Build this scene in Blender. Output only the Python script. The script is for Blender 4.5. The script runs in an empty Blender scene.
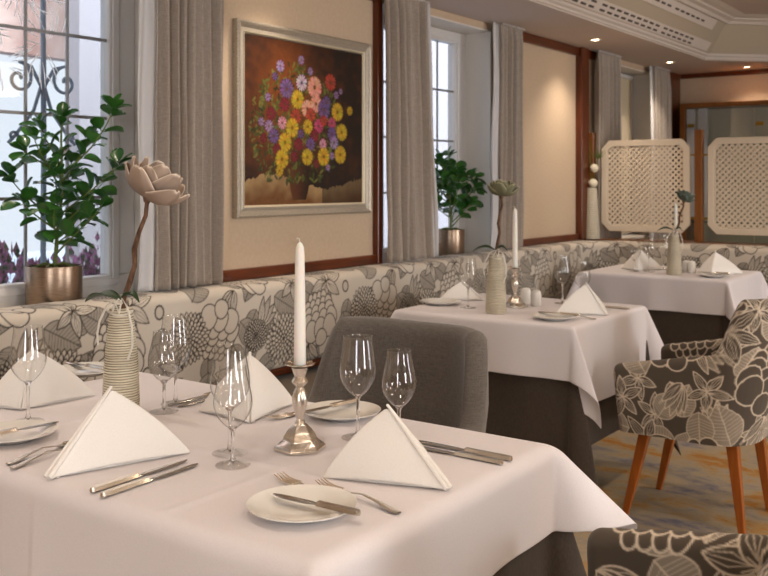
import bpy, math, random
import numpy as np
from mathutils import Vector, Matrix
R = math.radians
PI = math.pi
S = bpy.context.scene
COL = S.collection
random.seed(7)

# ------------------------------------------------------------------ materials
def lin(c):
    if isinstance(c, str):
        c = [int(c[i:i+2], 16)/255 for i in (0, 2, 4)]
        c = [x/12.92 if x <= .04045 else ((x+.055)/1.055)**2.4 for x in c]
    return (c[0], c[1], c[2], 1)

def mat(name, col, rough=.6, metal=0, spec=.5, sheen=0, trans=0, ior=1.45, emit=None, estr=0, sss=0):
    m = bpy.data.materials.new(name); m.use_nodes = True
    b = m.node_tree.nodes['Principled BSDF']
    b.inputs['Base Color'].default_value = lin(col)
    b.inputs['Roughness'].default_value = rough
    b.inputs['Metallic'].default_value = metal
    b.inputs['Specular IOR Level'].default_value = spec
    b.inputs['Transmission Weight'].default_value = trans
    b.inputs['IOR'].default_value = ior
    if sheen: b.inputs['Sheen Weight'].default_value = sheen
    if sss:
        b.inputs['Subsurface Weight'].default_value = sss
        b.inputs['Subsurface Scale'].default_value = .01
    if emit:
        b.inputs['Emission Color'].default_value = lin(emit)
        b.inputs['Emission Strength'].default_value = estr
    return m

def nd(m, t, **kw):
    n = m.node_tree.nodes.new(t)
    for k, v in kw.items():
        if hasattr(n, k): setattr(n, k, v)
        else: n.inputs[k.replace('_', ' ')].default_value = v
    return n
def lk(m, a, b): m.node_tree.links.new(a, b)
def bsdf(m): return m.node_tree.nodes['Principled BSDF']

def coords(m, scale=(1, 1, 1), rot=(0, 0, 0)):
    tc = nd(m, 'ShaderNodeTexCoord'); mp = nd(m, 'ShaderNodeMapping')
    mp.inputs['Scale'].default_value = scale; mp.inputs['Rotation'].default_value = rot
    lk(m, tc.outputs['Object'], mp.inputs['Vector']); return mp.outputs['Vector']

def noise_mix(m, c1, c2, scale, stretch=(1, 1, 1), detail=4, lo=.35, hi=.65, rough=.55, bump=0, rot=(0, 0, 0), dist=.001):
    v = coords(m, stretch, rot)
    n = nd(m, 'ShaderNodeTexNoise'); n.inputs['Scale'].default_value = scale
    n.inputs['Detail'].default_value = detail; n.inputs['Roughness'].default_value = rough
    lk(m, v, n.inputs['Vector'])
    r = nd(m, 'ShaderNodeValToRGB')
    r.color_ramp.elements[0].position = lo; r.color_ramp.elements[0].color = lin(c1)
    r.color_ramp.elements[1].position = hi; r.color_ramp.elements[1].color = lin(c2)
    lk(m, n.outputs['Fac'], r.inputs['Fac']); lk(m, r.outputs['Color'], bsdf(m).inputs['Base Color'])
    if bump:
        b = nd(m, 'ShaderNodeBump'); b.inputs['Strength'].default_value = bump; b.inputs['Distance'].default_value = dist
        lk(m, n.outputs['Fac'], b.inputs['Height']); lk(m, b.outputs['Normal'], bsdf(m).inputs['Normal'])
    return m

def weave(name, c1, c2, scale=700, bump=.4, sheen=.2, rough=.9, axes='xyz'):
    m = mat(name, c1, rough, sheen=sheen, spec=.2)
    v1 = coords(m, (1, 1, .12)); v2 = coords(m, (.12, .12, 1))
    n1 = nd(m, 'ShaderNodeTexNoise'); n2 = nd(m, 'ShaderNodeTexNoise')
    for n, v in ((n1, v1), (n2, v2)):
        n.inputs['Scale'].default_value = scale; n.inputs['Detail'].default_value = 2
        lk(m, v, n.inputs['Vector'])
    a = nd(m, 'ShaderNodeMath', operation='ADD'); lk(m, n1.outputs['Fac'], a.inputs[0]); lk(m, n2.outputs['Fac'], a.inputs[1])
    r = nd(m, 'ShaderNodeValToRGB')
    r.color_ramp.elements[0].position = .3; r.color_ramp.elements[0].color = lin(c1)
    r.color_ramp.elements[1].position = .7; r.color_ramp.elements[1].color = lin(c2)
    mu = nd(m, 'ShaderNodeMath', operation='MULTIPLY'); mu.inputs[1].default_value = .5
    lk(m, a.outputs[0], mu.inputs[0]); lk(m, mu.outputs[0], r.inputs['Fac']); lk(m, r.outputs['Color'], bsdf(m).inputs['Base Color'])
    b = nd(m, 'ShaderNodeBump'); b.inputs['Strength'].default_value = bump; b.inputs['Distance'].default_value = .0005
    lk(m, mu.outputs[0], b.inputs['Height']); lk(m, b.outputs['Normal'], bsdf(m).inputs['Normal'])
    return m

def wood(name, c1, c2, rough=.35, stretch=(14, 14, 1), scale=4):
    m = mat(name, c1, rough); bsdf(m).inputs['Coat Weight'].default_value = .25
    return noise_mix(m, c1, c2, scale, stretch, 6, .3, .7)

M = {}
M['wall'] = noise_mix(mat('wallpaper_cream', 'CDB69B', .85, spec=.2), 'CBB499', 'D0BA9F', 60, (1, 1, 1), 3, bump=.03)
M['reveal'] = mat('reveal_paint', 'E6E0D8', .7, spec=.3)
M['ceil'] = mat('ceiling_paint', 'CBBDB4', .8, spec=.2)
M['crown'] = mat('crown_paint', 'DACFC4', .6, spec=.3)
M['frieze'] = mat('frieze_beige', 'BCAE98', .8, spec=.2)
M['slot'] = mat('slot_dark', '564C44', .8)
M['winframe'] = mat('window_white', 'DCD8D4', .4)
M['lead'] = mat('glazing_bar_grey', '8C8A8A', .4, metal=.3)
M['wood'] = wood('mahogany_wood', '4A1F0A', '6B300F', .3)
M['woodh'] = wood('mahogany_wood_rail', '4A1F0A', '6B300F', .3, (14, 1, 14))
M['woodx'] = wood('mahogany_wood_cross', '4A1F0A', '6B300F', .3, (1, 14, 14))
M['oak'] = wood('honey_wood', '6C3E17', '865220', .35)
M['legwood'] = wood('chair_leg_wood', '8C4614', 'AA5E1E', .35)
M['cream'] = mat('screen_cream', 'D9CBB6', .5)
M['curtain'] = weave('curtain_linen', '978B80', 'B4A89B', 350, .3, .3)
M['lining'] = mat('curtain_lining', 'D5D3D2', .9, spec=.1)
M['greyfab'] = weave('grey_chair_fabric', '57504A', '746C64', 420, .5, .3)
M['seatfab'] = weave('bench_seat_fabric', '51432F', '635238', 300, .3, .2)
M['under'] = mat('undercloth_taupe', '4A4038', .75, spec=.2, sheen=.1)
M['under'] = noise_mix(M['under'], '463D35', '50463D', 300, (1, 1, .3), 2, bump=.1)
M['cloth'] = noise_mix(mat('white_linen', 'E6E0E2', .65, spec=.3, sheen=.15), 'E3DDDF', 'E9E4E6', 500, (1, 1, 1), 2, bump=.06, dist=.0005)
M['napkin'] = noise_mix(mat('napkin_linen', 'F0ECE6', .7, spec=.25, sheen=.1), 'EEEAE4', 'F3F0EB', 500, (1, 1, 1), 2, bump=.05, dist=.0005)
M['silver'] = mat('silverware', 'E4DDD2', .26, metal=1)
M['blade'] = mat('steel_blade', 'CFCBC6', .2, metal=1)
M['porc'] = mat('porcelain', 'EDEAE3', .12); bsdf(M['porc']).inputs['Coat Weight'].default_value = .5
M['wax'] = mat('candle_wax', 'F1EDE4', .4, sss=.3)
M['wick'] = mat('candle_wick', 'E6E0D2', .8)
def pane_mat(name, tint):
    m = bpy.data.materials.new(name); m.use_nodes = True; nt = m.node_tree
    nt.nodes.remove(bsdf(m)); out = nt.nodes['Material Output']
    t = nd(m, 'ShaderNodeBsdfTransparent'); t.inputs[0].default_value = lin(tint)
    g = nd(m, 'ShaderNodeBsdfGlossy'); g.inputs['Roughness'].default_value = .02
    f = nd(m, 'ShaderNodeLayerWeight'); f.inputs[0].default_value = .5; mx = nd(m, 'ShaderNodeMixShader')
    p = nd(m, 'ShaderNodeMath', operation='POWER'); p.inputs[1].default_value = 5; lk(m, f.outputs['Facing'], p.inputs[0])
    q = nd(m, 'ShaderNodeMath', operation='MULTIPLY_ADD'); q.inputs[1].default_value = .9; q.inputs[2].default_value = .055; lk(m, p.outputs[0], q.inputs[0])
    lk(m, q.outputs[0], mx.inputs[0]); lk(m, t.outputs[0], mx.inputs[1]); lk(m, g.outputs[0], mx.inputs[2]); lk(m, mx.outputs[0], out.inputs[0])
    return m
M['glass'] = pane_mat('clear_glass', 'FFFFFF')
def glass_edge(m):
    t = [n for n in m.node_tree.nodes if n.type == 'BSDF_TRANSPARENT'][0]; lw = nd(m, 'ShaderNodeLayerWeight'); lw.inputs[0].default_value = .5
    r = nd(m, 'ShaderNodeValToRGB'); r.color_ramp.elements[0].position = .74; r.color_ramp.elements[0].color = (.993, .993, .99, 1); r.color_ramp.elements[1].position = .97; r.color_ramp.elements[1].color = (.5, .49, .48, 1)
    lk(m, lw.outputs['Facing'], r.inputs[0]); lk(m, r.outputs[0], t.inputs[0])
    [n for n in m.node_tree.nodes if n.type == 'BSDF_GLOSSY'][0].inputs['Roughness'].default_value = 0
glass_edge(M['glass'])
M['solidglass'] = mat('solid_clear_glass', 'FFFFFF', 0, trans=1, ior=1.45)
M['pane'] = pane_mat('window_glass', 'F2F6FA')
M['shelfglass'] = pane_mat('green_edge_glass', 'C2DED2')
M['etch'] = mat('etched_glass_line', 'F4F8FF', .3, spec=.8)
M['brass'] = mat('brass', 'B08A3C', .3, metal=1)
M['pot'] = mat('brushed_copper', 'A68468', .32, metal=1)
M['pot'] = noise_mix(M['pot'], '8F7B69', 'A8917C', 40, (1, 1, 14), 4, bump=.1, dist=.0004)
M['soil'] = noise_mix(mat('soil', '2E1F14', .95), '24180F', '4A3322', 60, bump=.6, dist=.004)
M['leaf'] = mat('leaf_green', '2F5A24', .3, spec=.5)
M['leaf'] = noise_mix(M['leaf'], '1E4C1A', '3A6C28', 9, (1, 1, 1), 2, .35, .65)
bsdf(M['leaf']).inputs['Coat Weight'].default_value = .2
M['stem'] = mat('stem_green', '5D6B32', .6)
M['bark'] = noise_mix(mat('bark', '5E4331', .85), '4A3325', '7C5D46', 90, (1, 1, .4), 4, bump=.5, dist=.002)
M['magleaf'] = mat('magnolia_leaf', '2C4326', .45)
M['ribbon'] = mat('ribbon_cream', 'DDD8CC', .6)
M['frame'] = noise_mix(mat('frame_silver', 'B4AA9A', .4, metal=.45), 'A59B8B', 'C6BCAB', 50, (1, 6, 6), 4, bump=.1)
M['frameedge'] = mat('frame_inner_cream', 'D8CCB0', .4, metal=.2)
M['iron'] = mat('wrought_iron', '7A8796', .5)
M['stucco'] = noise_mix(mat('stucco_pink', 'D9B3A2', .9), '96766C', 'AE988E', 3, bump=.1)
M['render'] = mat('pale_render', '6E6A6C', .9)
M['pave'] = mat('pavement', '8A909A', .9)
M['heather'] = noise_mix(mat('heather', '8A3E6A', .9), '3A4A34', '8E5F80', 30, lo=.4, hi=.55)
M['blind'] = mat('blind_cream', 'D3C3A6', .8)
M['plastic'] = mat('lamp_ring', 'D8D0C4', .4)
M['bulb'] = mat('bulb', 'FFFFFF', .5, emit='FFE2B8', estr=30)
M['dark'] = mat('dark_interior', '3B2A1E', .8)
M['mirrorback'] = mat('cabinet_back', 'DCC8A6', .6)
M['pompon'] = mat('pompon_white', 'E8E0C8', .9)
M['rubber'] = mat('leg_foot', '2A2320', .7)

# vase: ivory yarn rings over taupe ground
def vase_mat(name, a, b):
    m = mat(name, a, .75)
    v = coords(m, (.3, .3, 1))
    n = nd(m, 'ShaderNodeTexWave'); n.bands_direction = 'Z'; n.inputs['Scale'].default_value = 52; n.inputs['Distortion'].default_value = 2.2; n.inputs['Detail'].default_value = 2; n.inputs['Detail Scale'].default_value = 1.5
    lk(m, v, n.inputs['Vector'])
    r = nd(m, 'ShaderNodeValToRGB'); r.color_ramp.elements[0].position = .1; r.color_ramp.elements[0].color = lin(a)
    r.color_ramp.elements[1].position = .5; r.color_ramp.elements[1].color = lin(b)
    lk(m, n.outputs['Fac'], r.inputs['Fac']); lk(m, r.outputs['Color'], bsdf(m).inputs['Base Color'])
    return m
M['vase'] = vase_mat('yarn_vase', '8F8370', 'DDD5BF')

def magnolia_mat(name, a, b, edge):
    m = mat(name, a, .7)
    v = nd(m, 'ShaderNodeAttribute'); v.attribute_name = 'tone'
    r = nd(m, 'ShaderNodeValToRGB')
    r.color_ramp.elements[0].color = lin(a); r.color_ramp.elements[1].position = .8; r.color_ramp.elements[1].color = lin(b)
    e = r.color_ramp.elements.new(.93); e.color = lin(edge)
    lk(m, v.outputs['Fac'], r.inputs['Fac']); lk(m, r.outputs['Color'], bsdf(m).inputs['Base Color'])
    return m
M['petal_pink'] = magnolia_mat('magnolia_petal_dusty_pink', '6E5A4C', 'B8A391', 'EADBC9')
M['petal_green'] = magnolia_mat('magnolia_petal_olive', '5E5E46', '7E7E62', 'B9B394')
M['petal_dark'] = magnolia_mat('magnolia_petal_sage', '3E4A40', '56645A', '869084')

def carpet_mat():
    m = mat('mottled_carpet', '8A7A66', .95, spec=.1)
    v = coords(m, (1.2, 2.0, 1), (0, 0, .45))
    n = nd(m, 'ShaderNodeTexNoise'); n.inputs['Scale'].default_value = 2.0; n.inputs['Detail'].default_value = 9; n.inputs['Roughness'].default_value = .72
    n.inputs['Distortion'].default_value = .25
    lk(m, v, n.inputs['Vector'])
    r = nd(m, 'ShaderNodeValToRGB'); e = r.color_ramp.elements
    e[0].position = .34; e[0].color = lin('6E6A78'); e[1].position = .44; e[1].color = lin('988C7C')
    for p, c in ((.5, 'A5957C'), (.56, 'A8875A'), (.62, 'A8702F'), (.69, '8F8878')):
        x = e.new(p); x.color = lin(c)
    lk(m, n.outputs['Fac'], r.inputs['Fac'])
    n2 = nd(m, 'ShaderNodeTexNoise'); n2.inputs['Scale'].default_value = 260; lk(m, coords(m), n2.inputs['Vector'])
    mx = nd(m, 'ShaderNodeMix', data_type='RGBA', blend_type='OVERLAY'); mx.inputs[0].default_value = .35
    lk(m, r.outputs['Color'], mx.inputs[6]); lk(m, n2.outputs['Fac'], mx.inputs[7]); lk(m, mx.outputs[2], bsdf(m).inputs['Base Color'])
    b = nd(m, 'ShaderNodeBump'); b.inputs['Strength'].default_value = .5; b.inputs['Distance'].default_value = .003
    lk(m, n2.outputs['Fac'], b.inputs['Height']); lk(m, b.outputs['Normal'], bsdf(m).inputs['Normal'])
    return m
M['carpet'] = carpet_mat()

def floral_mat(name, ground, line):
    m = mat(name, ground, .85, spec=.2, sheen=.15)
    a = nd(m, 'ShaderNodeAttribute'); a.attribute_name = 'print'
    mx = nd(m, 'ShaderNodeMix', data_type='RGBA'); mx.inputs[6].default_value = lin(ground); mx.inputs[7].default_value = lin(line)
    lk(m, a.outputs['Fac'], mx.inputs[0]); lk(m, mx.outputs[2], bsdf(m).inputs['Base Color'])
    n = nd(m, 'ShaderNodeTexNoise'); n.inputs['Scale'].default_value = 500; lk(m, coords(m), n.inputs['Vector'])
    b = nd(m, 'ShaderNodeBump'); b.inputs['Strength'].default_value = .25; b.inputs['Distance'].default_value = .0006
    lk(m, n.outputs['Fac'], b.inputs['Height']); lk(m, b.outputs['Normal'], bsdf(m).inputs['Normal'])
    return m
M['bench_floral'] = floral_mat('floral_upholstery_light', 'D2C8B9', '2A211A')
M['chair_floral'] = floral_mat('floral_upholstery_dark', '554C42', 'DCCDB8')
mm = mat('oil_paint', 'FFFFFF', .45)
a_ = nd(mm, 'ShaderNodeAttribute'); a_.attribute_name = 'paint'; lk(mm, a_.outputs['Color'], bsdf(mm).inputs['Base Color'])
n_ = nd(mm, 'ShaderNodeTexNoise'); n_.inputs['Scale'].default_value = 90; n_.inputs['Detail'].default_value = 4; lk(mm, coords(mm), n_.inputs['Vector'])
b_ = nd(mm, 'ShaderNodeBump'); b_.inputs['Strength'].default_value = .3; b_.inputs['Distance'].default_value = .001
lk(mm, n_.outputs['Fac'], b_.inputs['Height']); lk(mm, b_.outputs['Normal'], bsdf(mm).inputs['Normal'])
M['oil'] = mm

# ------------------------------------------------------------------ mesh tools
class MB:
    def __init__(s): s.v = []; s.f = []; s.mi = []
    def add(s, vs, fs, mi=0):
        o = len(s.v); s.v += [tuple(p) for p in vs]; s.f += [tuple(i+o for i in f) for f in fs]; s.mi += [mi]*len(fs); return s
    def box(s, x0, x1, y0, y1, z0, z1, mi=0):
        v = [(x, y, z) for x in (x0, x1) for y in (y0, y1) for z in (z0, z1)]
        return s.add(v, [(0, 1, 3, 2), (4, 6, 7, 5), (0, 4, 5, 1), (2, 3, 7, 6), (0, 2, 6, 4), (1, 5, 7, 3)], mi)
    def lathe(s, prof, seg=32, c=(0, 0, 0), mi=0, rot=0, close=True):
        vs = []; fs = []; n = len(prof)
        for r, z in prof:
            for k in range(seg):
                a = 2*PI*k/seg+rot; vs.append((c[0]+r*math.cos(a), c[1]+r*math.sin(a), c[2]+z))
        for i in range(n-1):
            for k in range(seg):
                k2 = (k+1) % seg; fs.append((i*seg+k, i*seg+k2, (i+1)*seg+k2, (i+1)*seg+k))
        if close:
            if prof[0][0] > 1e-6: fs.append(tuple(range(seg-1, -1, -1)))
            if prof[-1][0] > 1e-6: fs.append(tuple((n-1)*seg+k for k in range(seg)))
        return s.add(vs, fs, mi)
    def tube(s, pts, rad, seg=8, mi=0, flat=1):
        pts = [Vector(p) for p in pts]; n = len(pts)
        if not hasattr(rad, '__len__'): rad = [rad]*n
        vs = []; fs = []; up = Vector((0, 0, 1))
        for i, p in enumerate(pts):
            t = (pts[min(i+1, n-1)]-pts[max(i-1, 0)]).normalized()
            if abs(t.dot(up)) > .95: up = Vector((1, 0, 0)) if abs(t.x) < .9 else Vector((0, 1, 0))
            a = t.cross(up).normalized(); b = a.cross(t).normalized(); up = b
            for k in range(seg):
                q = 2*PI*k/seg; vs.append(p+rad[i]*(math.cos(q)*a+flat*math.sin(q)*b))
        for i in range(n-1):
            for k in range(seg):
                k2 = (k+1) % seg; fs.append((i*seg+k, i*seg+k2, (i+1)*seg+k2, (i+1)*seg+k))
        fs.append(tuple(range(seg-1, -1, -1))); fs.append(tuple((n-1)*seg+k for k in range(seg)))
        return s.add(vs, fs, mi)
    def grid(s, fn, nu, nv, mi=0):
        vs = [fn(i/nu, j/nv) for i in range(nu+1) for j in range(nv+1)]
        fs = [(i*(nv+1)+j, (i+1)*(nv+1)+j, (i+1)*(nv+1)+j+1, i*(nv+1)+j+1) for i in range(nu) for j in range(nv)]
        return s.add(vs, fs, mi)
    def extr(s, poly, x0, x1, axis=0, mi=0):      # prism of a 2D polygon along an axis
        n = len(poly); vs = []
        for x in (x0, x1):
            for a, b in poly:
                vs.append({0: (x, a, b), 1: (a, x, b), 2: (a, b, x)}[axis])
        fs = [tuple(range(n)), tuple(range(2*n-1, n-1, -1))]+[(i, (i+1) % n, n+(i+1) % n, n+i) for i in range(n)]
        return s.add(vs, fs, mi)
    def build(s, name, m, parent=None, smooth=True, bevel=0, mods=(), loc=(0, 0, 0)):
        me = bpy.data.meshes.new(name); me.from_pydata(s.v, [], s.f)
        for x in (m if isinstance(m, (list, tuple)) else [m]): me.materials.append(x)
        if any(s.mi): me.polygons.foreach_set('material_index', s.mi)
        return finish(name, me, parent, smooth, bevel, loc)

def finish(name, me, parent=None, smooth=True, bevel=0, loc=(0, 0, 0), angle=35):
    import bmesh
    bm = bmesh.new(); bm.from_mesh(me); bmesh.ops.recalc_face_normals(bm, faces=bm.faces); bm.to_mesh(me); bm.free()
    if smooth:
        me.shade_smooth() if hasattr(me, 'shade_smooth') else None
        if angle and hasattr(me, 'set_sharp_from_angle'): me.set_sharp_from_angle(angle=R(angle))
    me.update()
    o = bpy.data.objects.new(name, me); COL.objects.link(o); o.location = loc
    if parent: o.parent = parent
    if bevel:
        b = o.modifiers.new('bevel', 'BEVEL'); b.width = bevel; b.segments = 2; b.limit_method = 'ANGLE'; b.angle_limit = R(40)
    return o

def tag(o, label=None, cat=None, group=None, kind=None):
    if label: o['label'] = label
    if cat: o['category'] = cat
    if group: o['group'] = group
    if kind: o['kind'] = kind
    return o
def empty(name, loc=(0, 0, 0), rz=0, label=None, cat=None, group=None, kind=None):
    o = bpy.data.objects.new(name, None); COL.objects.link(o); o.location = loc; o.rotation_euler = (0, 0, rz)
    o.empty_display_size = .1
    return tag(o, label, cat, group, kind)
def copy_tree(o, loc=None, rz=None, label=None, parent=None):
    c = o.copy(); COL.objects.link(c)
    if parent: c.parent = parent
    if loc is not None: c.location = loc
    if rz is not None: c.rotation_euler = (0, 0, rz)
    if label: c['label'] = label
    for ch in list(o.children): copy_tree(ch, parent=c)
    return c
def struct(o): o['kind'] = 'structure'; return o
def sm(t): t = max(0, min(1, t)); return t*t*(3-2*t)

# ------------------------------------------------------------------ setting
H = 2.265
YB = 8.47
WO = [(1.08, 2.50), (3.90, 5.08), (6.95, 7.88)]     # window openings along the left wall
Z0, Z1 = .84, 2.225
# left wall with openings
mb = MB(); ys = [-2.6]+[y for w in WO for y in w]+[YB+.2]
mb.box(-.28, 0, -2.6, YB+.2, 0, Z0, 0); mb.box(-.28, 0, -2.6, YB+.2, Z1, 2.75, 0)
for i in range(0, len(ys), 2): mb.box(-.28, 0, ys[i], ys[i+1], Z0, Z1, 0)
struct(mb.build('wall_left', M['wall'], smooth=False))
mb = MB()
for a, b in WO:                                        # plastered reveals
    mb.box(-.27, -.001, a, a+.008, Z0, Z1); mb.box(-.27, -.001, b-.008, b, Z0, Z1)
    mb.box(-.27, -.001, a+.008, b-.008, Z1-.008, Z1); mb.box(-.27, -.001, a+.008, b-.008, Z0, Z0+.012)
struct(mb.build('trim_1', M['reveal'], smooth=False))
struct(MB().box(-.28, 7.2, YB, YB+.2, 0, 2.75).build('wall_back', M['wall'], smooth=False))
# right and rear walls, with tall windows added to light the room
mb = MB(); mb.box(7, 7.2, -2.6, YB, 0, .3); mb.box(7, 7.2, -2.6, YB, 2.4, 2.75)
RW = [(.3, 1.3), (4.4, 5.6)]
yy = [-2.6]+[y for w in RW for y in w]+[YB]
for i in range(0, len(yy), 2): mb.box(7, 7.2, yy[i], yy[i+1], .3, 2.4)
struct(mb.build('wall_right', M['wall'], smooth=False))
mb = MB(); mb.box(-.28, 7.2, -2.8, -2.6, 0, .3); mb.box(-.28, 7.2, -2.8, -2.6, 2.4, 2.75)
FW = [(3.4, 4.4)]
xx = [-.28]+[y for w in FW for y in w]+[7.2]
for i in range(0, len(xx), 2): mb.box(xx[i], xx[i+1], -2.8, -2.6, .3, 2.4)
struct(mb.build('wall_front', M['wall'], smooth=False))
struct(MB().box(-.28, 7.2, -2.8, YB+.2, -.1, 0).build('floor', M['carpet'], smooth=False))

# tray ceiling: soffit ring, crown, sloped cove with chamfered corners, raised field
def ring(s):            # inner outline of the tray at inward offset s (chamfered far-left corner)
    k = .4142*s
    return [(.54+s, -1.9+s), (.54+s, 7.56-k), (.96+k, 7.98-s), (5.6-k, 7.98-s), (6.02-s, 7.56-k), (6.02-s, -1.9+s)]
prof = [(0, 2.265), (0, 2.272), (.012, 2.275), (.012, 2.287), (.03, 2.297), (.034, 2.312), (.047, 2.315)]
prof2 = [(.182, 2.527)]
prof3 = [(.182, 2.527), (.188, 2.520), (.20, 2.522), (.215, 2.540), (.25, 2.550), (.255, 2.560), (.30, 2.566), (.34, 2.576)]
def sweep(pr, name, m):
    mb = MB(); vs = []; n = 6
    for s_, z in pr: vs += [(x, y, z) for x, y in ring(s_)]
    fs = [(i*n+k, i*n+(k+1) % n, (i+1)*n+(k+1) % n, (i+1)*n+k) for i in range(len(pr)-1) for k in range(n)]
    mb.add(vs, fs); return mb.build(name, m, smooth=False)
cr = sweep(prof, 'trim_2', M['crown']); struct(cr)
struct(sweep([prof[-1], prof2[0]], 'trim_3', M['frieze']))
struct(sweep(prof3, 'trim_4', M['crown']))
mb = MB()
out = [(-.28, -2.8), (-.28, YB), (.5, YB), (6.2, YB), (7.2, YB), (7.2, -2.8)]
rg = ring(0)
mb.add([(x, y, H) for x, y in out]+[(x, y, H) for x, y in rg], [(k, (k+1) % 6, 6+(k+1) % 6, 6+k) for k in range(6)])
mb.add([(x, y, 2.576) for x, y in ring(.34)], [(0, 1, 2, 3, 4, 5)])
mb.box(-.28, 7.2, -2.8, YB+.2, 2.75, 2.85)
struct(mb.build('ceiling', M['ceil'], smooth=False))
# pale slot panels of the air outlet on the sloped cove, left side
P0 = Vector((.54+.047, 0, 2.315)); P1 = Vector((.54+.182, 0, 2.527)); dd = (P1-P0); L = dd.length; dd /= L
nn = Vector((dd.z, 0, -dd.x))      # faces the room
if nn.z > 0: nn = -nn
vent = empty('air_vent', (.62, 3, 2.34), 0, 'long pale slotted air outlet on the slanted ceiling edge above the windows', 'air vent')
def cove(a0, a1, y0, y1, t, mi, mb):
    vs = [P0+dd*a+nn*h+Vector((0, y, 0)) for a in (a0, a1) for y in (y0, y1) for h in (0, t)]
    mb.add([v-vent.location for v in vs], [(0, 1, 3, 2), (4, 6, 7, 5), (0, 4, 5, 1), (2, 3, 7, 6), (0, 2, 6, 4), (1, 5, 7, 3)], mi)
for base, rows in (((.0, .075), ((.012, .026), (.046, .060))), ((.165, .245), ((.195, .209),))):
    a = MB(); cove(base[0], base[1], -1.5, 7.40 if base[0] == 0 else 7.25, .010, 0, a)
    y = 3.2; i = 0
    while y < 6.98:
        for q0, q1 in rows: cove(q0, q1, y, y+.07, .0125, 1, a)
        i += 1; y += .112 if i % 9 else .16
    a.build('slot_panel', [M['crown'], M['slot']], vent, smooth=False)

# wooden wall trims
def rail(name, x0, x1, y0, y1, z0, z1, m=None):
    struct(MB().box(x0, x1, y0, y1, z0, z1).build(name, m or M['wood'], smooth=False, bevel=.004))
rail('trim_5', 0, .028, 2.55, 3.86, .886, .932, M['woodh'])
rail('trim_6', 0, .028, 2.55, 3.86, 2.216, 2.265, M['woodh'])
rail('trim_7', 0, .035, 3.86, 3.90, .886, 2.265)
rail('trim_8', 0, .028, 5.10, 6.31, .886, .93, M['woodh'])
rail('trim_9', 0, .028, 5.10, 6.31, 2.205, 2.265, M['woodh'])
rail('trim_10', 0, .05, 6.31, 6.44, .886, 2.265)
rail('trim_11', 0, .028, 6.44, 6.95, 2.205, 2.265, M['woodh'])
rail('trim_12', 0, .05, 8.22, 8.44, 0, 2.265)
rail('trim_13', 0.05, 7, YB-.03, YB, 2.225, 2.265, M['woodx'])
struct(MB().box(0, .02, -2.6, YB, 0, .1).build('baseboard_left', M['woodh'], smooth=False))
struct(MB().box(.02, 7, YB-.02, YB, 0, .1).build('baseboard_back', M['woodx'], smooth=False))

# windows in the left wall
def window(n, a, b, blind=False):
    w = empty('window_%d' % n, (-.2, a, Z0), 0, kind='structure')
    a0, b0 = .01, b-a-.01; z1 = Z1-Z0-.01; fw = .085; mid = (b0+a0)/2
    mb = MB()
    for (y0, y1, q0, q1) in ((a0, b0, .012, .097), (a0, b0, z1-.07, z1), (a0, a0+fw+.04, .097, z1-.07), (b0-fw-.04, b0, .097, z1-.07), (mid-.045, mid+.045, .097, z1-.07)):
        mb.box(-.03, .03, y0, y1, q0, q1)
    mb.build('window_frame', M['winframe'], w, smooth=False, bevel=.006)
    # raised casement lip
    mb = MB()
    for (y0, y1) in ((a0+fw+.0, mid-.02), (mid+.02, b0-fw)):
        mb.box(.03, .042, y0, y1, .06, .085); mb.box(.03, .042, y0, y1, z1-.06, z1-.035)
        mb.box(.03, .042, y0, y0+.03, .085, z1-.06); mb.box(.03, .042, y1-.03, y1, .085, z1-.06)
    mb.build('casement', M['winframe'], w, smooth=False, bevel=.004)
    MB().box(-.004, .004, a0+fw, b0-fw, .09, z1-.06).build('pane', M['pane'], w, smooth=False)
    if not blind:
        mb = MB()
        yb = b0-fw-.04
        for k in (1, 2):
            mb.box(.004, .012, yb-k*.176-.005, yb-k*.176+.005, .097, z1-.07)
            mb.box(.004, .012, a0+fw+.04+k*.176-.005, a0+fw+.04+k*.176+.005, .097, z1-.07)
        for zz in (1.24, 1.548, 1.852): mb.box(.004, .014, a0+fw+.04, b0-fw-.04, zz-Z0-.006, zz-Z0+.006)
        mb.build('glazing_bar', M['lead'], w, smooth=False)
    else:
        MB().box(.045, .05, a0+.09, b0-.10, .03, z1-.03).build('blind', M['blind'], w, smooth=False)
        MB().tube([(.055, a0+.09, z1-.03), (.055, b0-.1, z1-.03)], .02, 12).build('blind_roller', M['winframe'], w)
    return w
w1 = window(1, *WO[0]); w2 = window(2, *WO[1]); w3 = window(3, *WO[2], blind=True)
# etched sunburst scratches in the upper left panes of window 1
mb = MB(); rnd = random.Random(3)
for cy_, cz_ in ((.92, 1.17), (.84, .90), (1.02, 1.22), (.74, 1.05), (1.02, .95)):
    for k in range(26):
        an = rnd.uniform(0, 2*PI); r0 = rnd.uniform(.02, .1); r1 = r0+rnd.uniform(.04, .10)
        y0, z0 = cy_+r0*math.cos(an), cz_+r0*math.sin(an); y1, z1_ = cy_+r1*math.cos(an+.25), cz_+r1*math.sin(an+.25)
        if max(y0, y1) < 1.11 and .72 < min(z0, z1_) and max(z0, z1_) < 1.29:
            mb.tube([(.006, y0, z0), (.0065, (y0+y1)/2+.003, (z0+z1_)/2), (.006, y1, z1_)], [.0008, .0026, .0008], 4)
mb.build('etched_lines', M['etch'], w1)
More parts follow.
